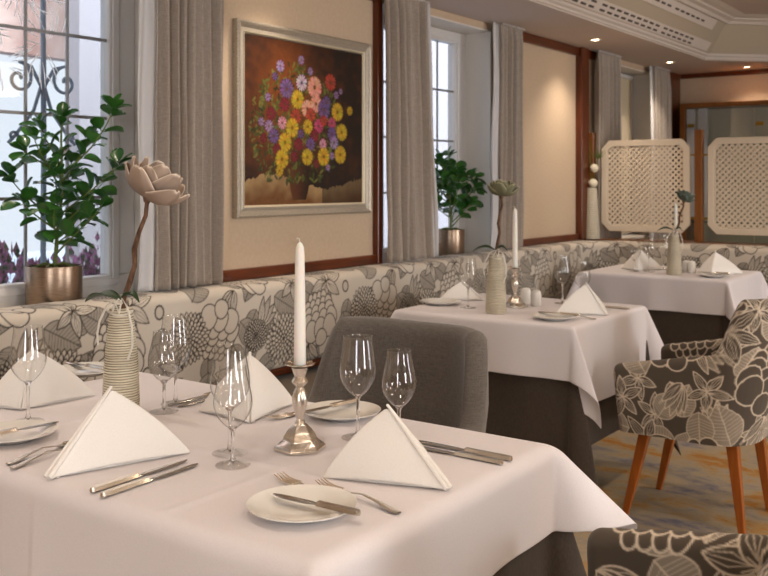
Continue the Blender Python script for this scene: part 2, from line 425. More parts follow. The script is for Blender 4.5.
# frames of the tall windows added in the unseen walls for glass highlights
def tall(n, cx, cy, along, wd):
    w = empty('window_%d' % n, (cx, cy, .3), 0, kind='structure')
    mb = MB()
    hx = wd/2
    def bx(a0, a1, z0, z1):
        if along == 'y': mb.box(-.03, .03, a0, a1, z0, z1)
        else: mb.box(a0, a1, -.03, .03, z0, z1)
    bx(-hx, hx, 0, .06); bx(-hx, hx, 2.04, 2.1); bx(-hx, -hx+.06, .06, 2.04); bx(hx-.06, hx, .06, 2.04)
    mb.build('window_frame', M['winframe'], w, smooth=False)
k = 4
for a, b in RW: tall(k, 7.08, (a+b)/2, 'y', b-a); k += 1
for a, b in FW: tall(k, (a+b)/2, -2.7, 'x', b-a); k += 1

# outside
struct(MB().box(-14, -.28, -6, 16, -.2, -.1).build('ground_outside', M['pave'], smooth=False))
o = MB().box(-4.2, -4.0, 5.05, 12, -.1, 6).build('neighbouring_building', M['render'], smooth=False)
tag(o, 'pale plastered house wall seen through the right panes of the front window', 'building')
o = MB().box(-5.6, -5.4, 1.5, 7.5, 2.55, 6).box(-5.6, -5.4, 1.5, 2.2, -.1, 2.55).build('balcony_wall', M['stucco'], smooth=False)
tag(o, 'salmon pink wall outside, high behind the ironwork of the front window', 'building')
g = empty('window_grille', (-.42, 2.05, .9), 0, 'blue-grey wrought iron scroll grille outside the front window', 'grille')
def spiral(cy, cz, r0, turns, dirn, st):
    return [(0, cy+r0*(1-t/30)*math.cos(st+dirn*turns*2*PI*t/30), cz+r0*(1-t/30)*math.sin(st+dirn*turns*2*PI*t/30)) for t in range(28)]
mb = MB()
for yy_ in (-.45, -.15, .19, .62): mb.tube([(0, yy_, -.1), (0, yy_+.005, .5), (0, yy_, 1.5)], .011, 8)
mb.build('upright_bar', M['iron'], g)
mb = MB()
for yc in (-.15, .19):
    for sg in (-1, 1):
        mb.tube(spiral(yc+sg*.105, .80, .065, 1.4, sg, PI/2), .007, 6)
        mb.tube([(0, yc+sg*.105, .865), (0, yc+sg*.05, .85), (0, yc+sg*.01, .78)], .007, 6)
        mb.tube([(0, yc, .80), (0, yc+sg*.04, .68), (0, yc+sg*.12, .58), (0, yc+sg*.15, .55)], .007, 6)
        mb.tube(spiral(yc+sg*.13, .575, .03, 1.1, -sg, -PI/2), .006, 6)
mb.build('scroll', M['iron'], g)
mb = MB(); rnd = random.Random(5)
for k in range(2600):
    t = rnd.random(); y = 2.0+t*1.4; x = -1.0+rnd.uniform(-.2, .2); z = rnd.uniform(.35, .98+.06*math.sin(9*t))
    s_ = rnd.uniform(.01, .025); a = rnd.uniform(0, PI)
    mb.add([(x+s_*math.cos(a), y+s_*math.sin(a), z), (x-s_*math.cos(a), y-s_*math.sin(a), z+.3*s_), (x, y, z+2*s_), (x+.2*s_, y-.2*s_, z-s_)], [(0, 2, 1), (0, 1, 3), (0, 3, 2), (1, 2, 3)])
mb.box(-1.25, -.75, 1.9, 3.5, -.1, .4)
tag(mb.build('heather_shrub', M['heather'], smooth=False), 'purple flowering shrub outside below the front window', 'shrub')

# downlights
dl = None
spots = [(.27, 7.516), (.27, 6.03), (.27, 3.05), (.27, 1.56), (.27, .07), (.69+.0, 8.20), (2.2, 8.20), (3.7, 8.20), (5.2, 8.20)]
names = {0: 'recessed ceiling spotlight nearest the corner in front of the last window', 1: 'recessed ceiling spotlight between the long wall panel and the ceiling edge',
         5: 'recessed ceiling spotlight in front of the glass cabinet at the back wall'}
def downlight(x, y, z, label):
    global dl
    if dl is None:
        dl = empty('ceiling_spotlight', (x, y, z), 0, label, 'ceiling light', 'recessed spotlights in the ceiling')
        MB().lathe([(.026, -.001), (.03, -.006), (.042, -.005), (.044, 0), (.026, 0)], 28, close=False).build('ring', M['plastic'], dl)
        MB().lathe([(.025, -.0015), (.012, -.0035), (.0005, -.004)], 24).build('bulb', M['bulb'], dl)
        return dl
    return copy_tree(dl, (x, y, z), None, label)
LIGHTS = []
for i, (x, y) in enumerate(spots):
    downlight(x, y, H, names.get(i, 'recessed ceiling spotlight outside the picture, one of the row'))
    LIGHTS.append((x, y, H-.02, 'wall' if x < .3 else 'far'))
inner = [(x, y) for x in (1.9, 3.3, 4.7) for y in (-.8, .8, 2.4, 4.0, 5.6)]  # unseen spotlight grid, added to light the tables
for x, y in inner:
    downlight(x, y, 2.576, 'unseen recessed spotlight added in the raised middle of the ceiling to light the tables')
    LIGHTS.append((x, y, 2.55, 'inner'))
ENERGY = {'wall': 7, 'far': 5, 'inner': 6.5}
for x, y, z, kd in LIGHTS:
    l = bpy.data.lights.new('spot', 'SPOT'); l.energy = ENERGY[kd]*4; l.color = (1, .84, .69)
    l.spot_size = R(125 if kd != 'wall' else 110); l.spot_blend = .9; l.shadow_soft_size = .05 if kd != 'inner' else .09
    o = bpy.data.objects.new('spot_lamp', l); COL.objects.link(o); o.location = (x, y, z)
# fabric pendants added outside the picture as warm fill light for the room
pl = None
for (x, y) in ((3.9, -.6), (4.6, 2.2), (4.6, 4.8)):
    if pl is None:
        pl = empty('added_pendant', (x, y, 2.576), 0, 'unseen fabric drum pendant added over the middle of the room as fill light', 'lamp', 'added drum pendants')
        MB().tube([(0, 0, 0), (0, 0, -.25)], .004, 6).build('cord', M['rubber'], pl)
        MB().lathe([(.30, -.46), (.30, -.22)], 40, close=False).build('lamp_shade', mat('shade_fabric', 'F4E6CC', .9, emit='FFDDB0', estr=2.2), pl)
    else: copy_tree(pl, (x, y, 2.576))
    l = bpy.data.lights.new('pendant', 'AREA'); l.shape = 'DISK'; l.size = .55; l.energy = 13; l.color = (1, .86, .70)
    o = bpy.data.objects.new('pendant_fill', l); COL.objects.link(o); o.location = (x, y, 2.09)
# the windows guide the sky light (portals)
for (loc, rot, sx, sy) in [((7.1, (a+b)/2, 1.35), (0, R(90), 0), 2.1, b-a) for a, b in RW]+[(((a+b)/2, -2.7, 1.35), (R(90), 0, 0), b-a, 2.1) for a, b in FW]+\
        [((-.29, (a+b)/2, 1.53), (0, R(-90), 0), 1.38, b-a) for a, b in WO]:
    l = bpy.data.lights.new('sky_portal', 'AREA'); l.shape = 'RECTANGLE'; l.size = sx; l.size_y = sy; l.cycles.is_portal = True
    o = bpy.data.objects.new('sky_portal', l); COL.objects.link(o); o.location = loc; o.rotation_euler = rot

# ------------------------------------------------------------------ floral print raster
class Ras:
    def __init__(s, W, Hh, px):
        s.W, s.H, s.px = W, Hh, px; s.nx, s.ny = int(round(W/px)), int(round(Hh/px)); s.a = np.zeros((s.ny, s.nx), np.float32)
    def _win(s, x0, x1, y0, y1):
        i0, i1 = int(math.floor(x0/s.px)), int(math.ceil(x1/s.px))+1; j0, j1 = int(math.floor(y0/s.px)), int(math.ceil(y1/s.px))+1
        ix = np.arange(i0, i1); iy = np.arange(j0, j1)
        X, Y = np.meshgrid((ix+.5)*s.px, (iy+.5)*s.px)
        return np.ix_(iy % s.ny, ix % s.nx), X, Y
    def fill(s, P, val):
        P = np.array(P); sl, X, Y = s._win(P[:, 0].min(), P[:, 0].max(), P[:, 1].min(), P[:, 1].max())
        ins = np.zeros(X.shape, bool); n = len(P)
        for i in range(n):
            x1, y1 = P[i]; x2, y2 = P[(i+1) % n]
            if y1 == y2: continue
            c = ((y1 > Y) != (y2 > Y)) & (X < (x2-x1)*(Y-y1)/(y2-y1)+x1); ins ^= c
        sub = s.a[sl]; sub[ins] = val; s.a[sl] = sub
    def line(s, P, w, val=1., closed=False):
        P = [tuple(p) for p in P]
        if closed: P = P+[P[0]]
        for (x1, y1), (x2, y2) in zip(P[:-1], P[1:]):
            m_ = w+s.px; sl, X, Y = s._win(min(x1, x2)-m_, max(x1, x2)+m_, min(y1, y2)-m_, max(y1, y2)+m_)
            dx, dy = x2-x1, y2-y1; L2 = dx*dx+dy*dy+1e-12
            t = np.clip(((X-x1)*dx+(Y-y1)*dy)/L2, 0, 1); d = np.hypot(X-x1-t*dx, Y-y1-t*dy)
            cov = np.clip((w/2-d)/s.px+.5, 0, 1); sub = s.a[sl]
            s.a[sl] = sub*(1-cov)+val*cov
    def sample(s, u, v):
        x = (u/s.px-.5); y = (v/s.px-.5); i = np.floor(x).astype(int); j = np.floor(y).astype(int); fx = x-i; fy = y-j
        g = lambda jj, ii: s.a[jj % s.ny, ii % s.nx]
        return (g(j, i)*(1-fx)+g(j, i+1)*fx)*(1-fy)+(g(j+1, i)*(1-fx)+g(j+1, i+1)*fx)*fy

def xf(P, c, a, k=1):
    ca, sa = math.cos(a), math.sin(a); return [(c[0]+k*(x*ca-y*sa), c[1]+k*(x*sa+y*ca)) for x, y in P]
def petal(L, w, n=9, tip=1.0):          # outline of a petal along +x from 0 to L
    up = [(L*i/n, w*(math.sin(PI*(i/n)**tip))**.8) for i in range(n+1)]
    return up+[(x, -y) for x, y in up[-2:0:-1]]
LW = .0036
def chrys(r, c, Rr, lw=LW):
    for k, (ro, ri, n, w) in enumerate(((1, .55, 26, .085), (.84, .42, 22, .085), (.68, .3, 19, .085), (.52, .2, 15, .08), (.36, .1, 11, .075), (.2, .0, 7, .07))):
        for i in range(n):
            a = 2*PI*(i+.5*(k % 2))/n+.05*math.sin(i*7+k)
            P = petal((ro-ri)*Rr*(1+.06*math.sin(i*5)), w*Rr, 6, 1.7)
            P = xf(P, (c[0]+ri*Rr*math.cos(a), c[1]+ri*Rr*math.sin(a)), a)
            r.fill(P, 0); r.line(P, lw*.95, 1, True)
def peony(r, c, Rr, rot, lw=LW):
    rows = [(1.0, 4, .34, .20), (.72, 5, .36, .24), (.42, 4, .42, .32), (.08, 4, .50, .36), (-.30, 3, .58, .42), (-.66, 1, .44, .36)]
    for j, (y, n, h, w) in enumerate(rows):
        for i in range(n):
            x = (i-(n-1)/2)*w*1.35
            P = [(x+w*math.cos(t), y+h*math.sin(t)*(1 if math.sin(t) > 0 else .7)) for t in [2*PI*q/16 for q in range(16)]]
            P = xf([(px_*Rr*.75, py_*Rr*.75) for px_, py_ in P], c, rot)
            r.fill(P, 0); r.line(P, lw*1.15, 1, True)
def leaf(r, c, Lf, rot, w=.30, lw=LW, tone=.42):
    P = [(Lf*t, Lf*w*math.sin(PI*t**.8)**.85*(1+.03*math.sin(14*t))) for t in [i/14 for i in range(15)]]
    P = P+[(x, -y) for x, y in P[-2:0:-1]]
    Q = xf(P, c, rot); r.fill(Q, tone); r.line(Q, lw*.9, .9, True)
    r.line(xf([(0, 0), (Lf, 0)], c, rot), lw*.9, .95)
    for k in range(2, 12):
        t = k/13
        hw = Lf*w*math.sin(PI*min(1, t+.12)**.8)**.85
        for sg in (-1, 1): r.line(xf([(Lf*t, 0), (Lf*(t+.06), sg*hw*.5), (Lf*(t+.12), sg*hw*.97)], c, rot), lw*.45, .85)
def lily(r, c, Rr, rot, n=6, lw=LW):
    for i in range(n):
        a = rot+2*PI*i/n+.15*math.sin(i*3)
        P = xf(petal(Rr*(1-.12*(i % 2)), Rr*.20, 9, .8), c, a); r.fill(P, 0); r.line(P, lw, 1, True)
        for k in (-.5, 0, .5):
            r.line(xf([(Rr*.12, 0), (Rr*.45, k*Rr*.2), (Rr*.82, k*Rr*.09)], c, a), lw*.5, .9)
    for i in range(7):
        a = rot+i*.9; r.line([c, (c[0]+.25*Rr*math.cos(a), c[1]+.25*Rr*math.sin(a))], lw*.7, 1)
def stripes(r, c, Lf, rot, n=5, spread=1.2, lw=LW):
    for i in range(n):
        a = rot+(i-(n-1)/2)*spread/n
        P = xf(petal(Lf*(1-.1*abs(i-n//2)), Lf*.13, 8, .8), c, a); r.fill(P, .08); r.line(P, lw, 1, True)
        for k in (-.55, 0, .55): r.line(xf([(Lf*.1, 0), (Lf*.5, k*Lf*.12), (Lf*.9, k*Lf*.04)], c, a), lw*.45, .9)

def bench_print():
    r = Ras(.96, .48, .002); rnd = random.Random(12)
    for i in range(9):
        for j in range(4): leaf(r, (.107*i+rnd.uniform(-.02, .02), .12*j+rnd.uniform(-.02, .02)), .105, rnd.uniform(0, 6.28), .32)
    for (x, y, l, a) in ((.02, .12, .13, .6), (.10, .40, .14, -.5), (.30, .05, .15, 1.2), (.33, .37, .13, 2.6), (.50, .30, .15, -1.2), (.56, .02, .13, .4), (.66, .42, .15, .9),
                         (.74, .17, .14, -1.6), (.88, .33, .14, -.8), (.93, .02, .13, 2.2), (.20, .24, .11, -1.9), (.83, .06, .12, .5), (.43, .14, .12, -2.4)):
        leaf(r, (x, y), l, a, .33)
    stripes(r, (.30, .20), .12, -1.3); stripes(r, (.62, .20), .12, 2.4, 4); stripes(r, (.02, .30), .12, .9, 4); stripes(r, (.86, .44), .11, -2.2, 4)
    lily(r, (.40, .43), .11, .3); lily(r, (.88, .14), .11, .9); lily(r, (.20, .44), .085, 0, 5); lily(r, (.55, .14), .08, .4, 5)
    peony(r, (.36, .27), .125, .15); peony(r, (.78, .33), .12, 2.9); peony(r, (.02, .02), .11, 1.2)
    chrys(r, (.15, .24), .098); chrys(r, (.64, .30), .090); chrys(r, (.40, .06), .065); chrys(r, (.96, .27), .06)
    for (x, y) in ((.25, .10), (.26, .13), (.52, .40), (.72, .06), (.47, .21)):
        P = [(x+.018*math.cos(t), y+.022*math.sin(t)) for t in [i*PI/6 for i in range(12)]]; r.fill(P, .1); r.line(P, LW*1.5, 1, True)
    return r
def chair_print():
    r = Ras(.72, .60, .002); lw = .0036; rnd = random.Random(5)
    for i in range(5):
        for j in range(4):
            c = (.144*i+rnd.uniform(-.03, .03)+.07*(j % 2), .15*j+rnd.uniform(-.03, .03)); a = rnd.uniform(0, 6.28)
            if (i+j) % 3 == 0: stripes(r, c, .12, a, 4, 1.1, lw)
            elif (i+j) % 3 == 1: leaf(r, c, .13, a, .38, lw, .34)
            else: lily(r, c, .085, a, 5, lw)
    for (x, y, l, a) in ((.03, .10, .15, .2), (.16, .44, .15, -.6), (.33, .08, .16, 1.2), (.28, .32, .15, 2.8), (.52, .50, .15, -1.2), (.56, .04, .14, .5), (.66, .32, .15, .9),
                         (.45, .20, .14, -1.6), (.08, .33, .13, -.8), (.62, .16, .12, 2.2)):
        leaf(r, (x, y), l*1.05, a, .38, lw, .34)
    stripes(r, (.20, .18), .15, -1.4, 6, 1.5, lw); stripes(r, (.52, .30), .14, -1.2, 5, 1.1, lw); stripes(r, (.06, .50), .13, 1.0, 5, 1.2, lw)
    peony(r, (.22, .30), .155, .2, lw*1.1); peony(r, (.56, .44), .14, -.3, lw*1.1); peony(r, (.44, .02), .12, 2.5, lw*1.1)
    lily(r, (.38, .50), .12, .3, 6, lw); lily(r, (.68, .06), .11, .9, 6, lw); lily(r, (.04, .22), .09, .2, 5, lw)
    return r
BP = bench_print(); CP = chair_print()

def np_grid(name, X, Y, Z, m, parent=None, tone=None, attr='print', angle=0, loc=(0, 0, 0), closed_v=False):
    nu, nv = X.shape
    me = bpy.data.meshes.new(name)
    co = np.stack([X, Y, Z], -1).reshape(-1, 3).astype(np.float32)
    i = np.arange(nu-1)[:, None]*nv; j = np.arange(nv-1)[None, :]
    q = np.stack([i+j, i+nv+j, i+nv+j+1, i+j+1], -1).reshape(-1, 4)
    me.vertices.add(len(co)); me.vertices.foreach_set('co', co.ravel())
    me.loops.add(q.size); me.loops.foreach_set('vertex_index', q.ravel().astype(np.int32))
    me.polygons.add(len(q)); me.polygons.foreach_set('loop_start', np.arange(0, q.size, 4, dtype=np.int32))
    me.update(calc_edges=True); me.validate()
    me.materials.append(m)
    if tone is not None:
        if tone.ndim == 2:
            at = me.attributes.new(attr, 'FLOAT', 'POINT'); at.data.foreach_set('value', tone.astype(np.float32).ravel())
        else:
            at = me.attributes.new(attr, 'FLOAT_COLOR', 'POINT'); c4 = np.concatenate([tone, np.ones(tone.shape[:2]+(1,))], -1); at.data.foreach_set('color', c4.astype(np.float32).ravel())
    me.shade_smooth()
    o = bpy.data.objects.new(name, me); COL.objects.link(o); o.location = loc
    if parent: o.parent = parent
    return o

# ------------------------------------------------------------------ upholstered corner bench
bench = empty('corner_bench', (0, 0, 0), 0, 'long corner bench with cream upholstered back printed with dark line-drawn flowers', 'bench')
K = .34; YC = 6.45; XE = 2.7; YS = .85
def polyres(P, step):
    P = np.array(P, float); d = np.r_[0, np.cumsum(np.hypot(*np.diff(P, axis=0).T))]; n = int(d[-1]/step)+1; t = np.linspace(0, d[-1], n)
    return np.interp(t, d, P[:, 0]), np.interp(t, d, P[:, 1]), t
def arcpts(c, r, a0, a1, n=10): return [(c[0]+r*math.cos(R(a0+(a1-a0)*i/n)), c[1]+r*math.sin(R(a0+(a1-a0)*i/n))) for i in range(n+1)]
sec = [(.02, .50), (.08, .505)]+arcpts((.115, .535), .03, -90, 0)+[(.158, .62), (.162, .72), (.158, .80)]+arcpts((.118, .845), .038, 0, 90)+[(.05, .886), (.006, .884)]
so, sz, st = polyres(sec, .0034)
LS = (YC-K)-YS; LA = (K-.15)*PI/2; LB = XE-K
s = np.arange(0, LS+LA+LB, .0036)
def bench_xy(s, o):
    Sg, O = np.meshgrid(s, o, indexing='ij')
    X = np.where(Sg < LS, O, 0.); Y = np.where(Sg < LS, YS+Sg, 0.)
    th = PI-(np.clip(Sg-LS, 0, LA)/LA)*PI/2
    ra = K-O; arc = (Sg >= LS) & (Sg < LS+LA)
    X = np.where(arc, K+ra*np.cos(th), X); Y = np.where(arc, YC-K+ra*np.sin(th), Y)
    bk = Sg >= LS+LA
    X = np.where(bk, K+(Sg-LS-LA), X); Y = np.where(bk, YC-O, Y)
    return X, Y, Sg
X, Y, Sg = bench_xy(s, so); Z = np.broadcast_to(sz[None, :], X.shape).copy()
Z += .0015*np.sin(Sg*2.1)*(sz > .6); X = X+.0
tone = BP.sample((Sg+.22)/1.15, (np.broadcast_to(st[None, :], X.shape)+.03)/1.15)
np_grid('back_cushion', X, Y, Z, M['bench_floral'], bench, tone)
def bench_strip(name, sec, m, step=.05):
    o_, z_, _ = polyres(sec, .03); s2 = np.arange(0, LS+LA+LB, step); X, Y, Sg = bench_xy(s2, o_); Z = np.broadcast_to(z_[None, :], X.shape).copy()
    return np_grid(name, X, Y, Z, m, bench)
def bench_l(name, o1, z0, z1, m, oo=0):
    mb = MB(); a = [(oo, YS), (o1, YS), (o1, YC-o1), (XE, YC-o1), (XE, YC-oo), (oo, YC-oo)]
    mb.extr(a, z0, z1, 2); return mb.build(name, m, bench, smooth=False, bevel=.01)
bench_l('wooden_strip', .125, .47, .505, M['woodh'], .005)
bench_l('seat_cushion', .60, .36, .455, M['seatfab'], .005)
bench_l('plinth', .54, .0, .36, M['dark'], .03)

# partition behind the rear bench
pt = empty('partition_shelf', (0, 6.5, 0), 0, 'low wooden partition behind the rear bench that carries the lattice screens', 'partition')
MB().box(.0, 2.7, -.04, .14, 0, .86).build('panel', M['woodx'], pt, smooth=False)
MB().box(.0, 2.7, -.045, .16, .86, .888).build('ledge', M['oak'], pt, smooth=False, bevel=.004)
for xx_ in (.03, .815, 1.60, 2.38): MB().box(xx_-.026, xx_+.026, .0, .052, .888, 1.66).build('post', M['oak'], pt, smooth=False, bevel=.004)
def screen(x0, x1, label):
    z0, z1 = .945, 1.60; w = x1-x0; h = z1-z0; c = .06; b = .045
    t = empty('lattice_screen', (x0, 6.512, z0), 0, label, 'lattice screen', 'cream lattice screens behind the rear bench')
    def octo(i): return [(c+i*.41, i), (w-c-i*.41, i), (w-i, c+i*.41), (w-i, h-c-i*.41), (w-c-i*.41, h-i), (c+i*.41, h-i), (i, h-c-i*.41), (i, c+i*.41)]
    A, B = octo(0), octo(b); mb = MB(); vs = []
    for y in (0, .028):
        vs += [(x, y, z) for x, z in A]+[(x, y, z) for x, z in B]
    fs = []
    for k in range(8):
        k2 = (k+1) % 8
        fs += [(k, k2, 8+k2, 8+k), (16+k, 24+k, 24+k2, 16+k2), (k, 16+k, 16+k2, k2), (8+k, 8+k2, 24+k2, 24+k)]
    mb.add(vs, fs); mb.build('frame', M['cream'], t, smooth=False, bevel=.004)
    mb = MB(); p = .0285; sw = .0072
    i0, i1, j0, j1 = b-.01, w-b+.01, b-.01, h-b+.01
    for sg, yy in ((1, .010), (-1, .0125)):
        k = -int((w+h)/p)-2
        while k*p < w+h:
            cc = k*p*1.4142
            # line x - sg*z = cc  -> clip to the rectangle
            pts = []
            for (xa, za) in ((i0, sg*(i0-cc)), (i1, sg*(i1-cc)), (cc+sg*j0, j0), (cc+sg*j1, j1)):
                if i0-1e-9 <= xa <= i1+1e-9 and j0-1e-9 <= za <= j1+1e-9: pts.append((xa, za))
            pts = sorted(set((round(a_, 5), round(b_, 5)) for a_, b_ in pts))
            if len(pts) >= 2 and math.dist(pts[0], pts[-1]) > .02:
                (xa, za), (xb, zb) = pts[0], pts[-1]; l = math.dist(pts[0], pts[-1]); nx, nz = -(zb-za)/l*sw, (xb-xa)/l*sw
                q = [(xa+nx, za+nz), (xb+nx, zb+nz), (xb-nx, zb-nz), (xa-nx, za-nz)]
                mb.add([(x, yy, z) for x, z in q]+[(x, yy+.006, z) for x, z in q], [(0, 1, 2, 3), (7, 6, 5, 4), (0, 4, 5, 1), (1, 5, 6, 2), (2, 6, 7, 3), (3, 7, 4, 0)])
            k += 1
    mb.build('lattice', M['cream'], t, smooth=False)
    for zz in (.10, h-.12):
        for xa in (-.035, w): MB().box(xa, xa+.035, .01, .02, zz, zz+.012).build('bracket', M['brass'], t, smooth=False)
    return t
screen(.11, .755, 'cream lattice screen with cut corners left of the wooden post, beside the tall vase')
screen(.875, 1.54, 'cream lattice screen with cut corners right of the wooden post')
screen(1.655, 2.32, 'cream lattice screen beyond the right edge of the picture')

# glass display cabinet against the back wall
cb = empty('display_cabinet', (.13, 8.18, 0), 0, 'wooden glass display cabinet against the back wall behind the lattice screens', 'cabinet')
W_ = 1.9
mb = MB(); mb.box(0, .05, 0, .28, 0, 1.98); mb.box(W_-.05, W_, 0, .28, 0, 1.98); mb.box(.05, W_-.05, 0, .28, 1.94, 1.98); mb.box(.05, W_-.05, 0, .28, 0, .5)
mb.build('body', M['oak'], cb, smooth=False, bevel=.004)
MB().box(.05, W_-.05, .265, .278, .5, 1.94).build('back_panel', M['mirrorback'], cb, smooth=False)
for zz in (.95, 1.30, 1.615): MB().box(.05, W_-.05, .03, .26, zz, zz+.008).build('glass_shelf', M['shelfglass'], cb, smooth=False)
for xa, xb in ((.055, .12), (.155, .23)): MB().box(xa, xb, .02, .05, 1.0, 1.93).build('stile', M['crown'], cb, smooth=False)
for xa, xb in ((.06, .62), (.63, 1.2), (1.21, 1.84)):
    d = MB().box(xa, xb, -.008, -.002, .52, 1.93).build('glass_door', M['pane'], cb, smooth=False)
    MB().box(xa+.01, xa+.07, -.016, -.008, 1.77, 1.80).build('hinge', M['brass'], d, smooth=False)

# ------------------------------------------------------------------ curtains
def curtain(y0, y1, lin_side, label, folds=7, seed=0, flare=.0, lean=0, x=.075, zb=.892):
    rnd = random.Random(seed); ph = [rnd.uniform(0, 6) for _ in range(4)]
    t = empty('curtain', (x, (y0+y1)/2, zb), 0, label, 'curtain', 'grey linen curtains along the window wall')
    w = y1-y0; nu, nv = int(w/.006), 60
    lw_ = .085 if lin_side < 0 else .055
    u = np.linspace(0, 1, nu+1)[:, None]; v = np.linspace(0, 1, nv+1)[None, :]
    fz = (2.262-zb)*v
    wid = w*(1+flare*(1-v)**1.5); cy = lean*(1-v)**1.3
    base = 2*PI*folds*(u+.012*np.sin(u*17+ph[0]))
    amp = .022+.010*np.sin(u*9+ph[1])
    gath = np.clip((v-.93)/.07, 0, 1)
    Xx = amp*(np.sin(base+.3*np.sin(v*3+ph[2]))+.25*np.sin(2*base+ph[3]))*(1-.45*gath)+.006*np.sin(base*3.1)*gath+.006*np.sin(v*9+u*12)*(1-v)
    Yy = (u-.5)*wid+cy+.006*np.cos(base)*(1-gath)
    Zz = fz+0*u
    for d, nm, m in ((0, 'fabric', M['curtain']),):
        o = np_grid(nm, Xx, Yy, Zz, m, t); md = o.modifiers.new('solid', 'SOLIDIFY'); md.thickness = .003; md.offset = 0
    e = -1 if lin_side < 0 else 1            # pale lining folded out at the window edge
    uu = np.linspace(0, 1, 16)[:, None]
    Xl = -.018+.014*np.sin(uu*7+v*2)+.004*np.sin(v*11)
    Yl = (e*.5*wid)+cy+e*(lw_*uu-.02)+.006*np.sin(v*8)*uu
    o = np_grid('lining', Xl+0*v, Yl, Zz[:1]+0*uu, M['lining'], t); md = o.modifiers.new('solid', 'SOLIDIFY'); md.thickness = .002
    MB().box(-.02, .02, -w/2+.01, w/2-.01, 2.262-zb-.006, 2.262-zb).build('heading_rail', M['winframe'], t, smooth=False)
    return t
curtain(2.375, 2.74, -1, 'grey linen curtain left of the flower painting', 8, 1, .02)
curtain(3.86, 4.26, 1, 'grey linen curtain right of the flower painting', 6, 2, .16, .05)
curtain(5.055, 5.36, -1, 'grey linen curtain right of the second window, before the long wall panel', 6, 3, .10, -.02)
curtain(6.51, 6.96, 1, 'grey linen curtain just right of the wooden wall post, left of the last window', 7, 4, .02, zb=.02)
curtain(7.70, 8.06, -1, 'grey linen curtain at the far corner right of the last window', 6, 5, .06, .03, zb=.02)
curtain(.62, 1.08, 1, 'grey linen curtain left of the front window, outside the picture', 7, 6)

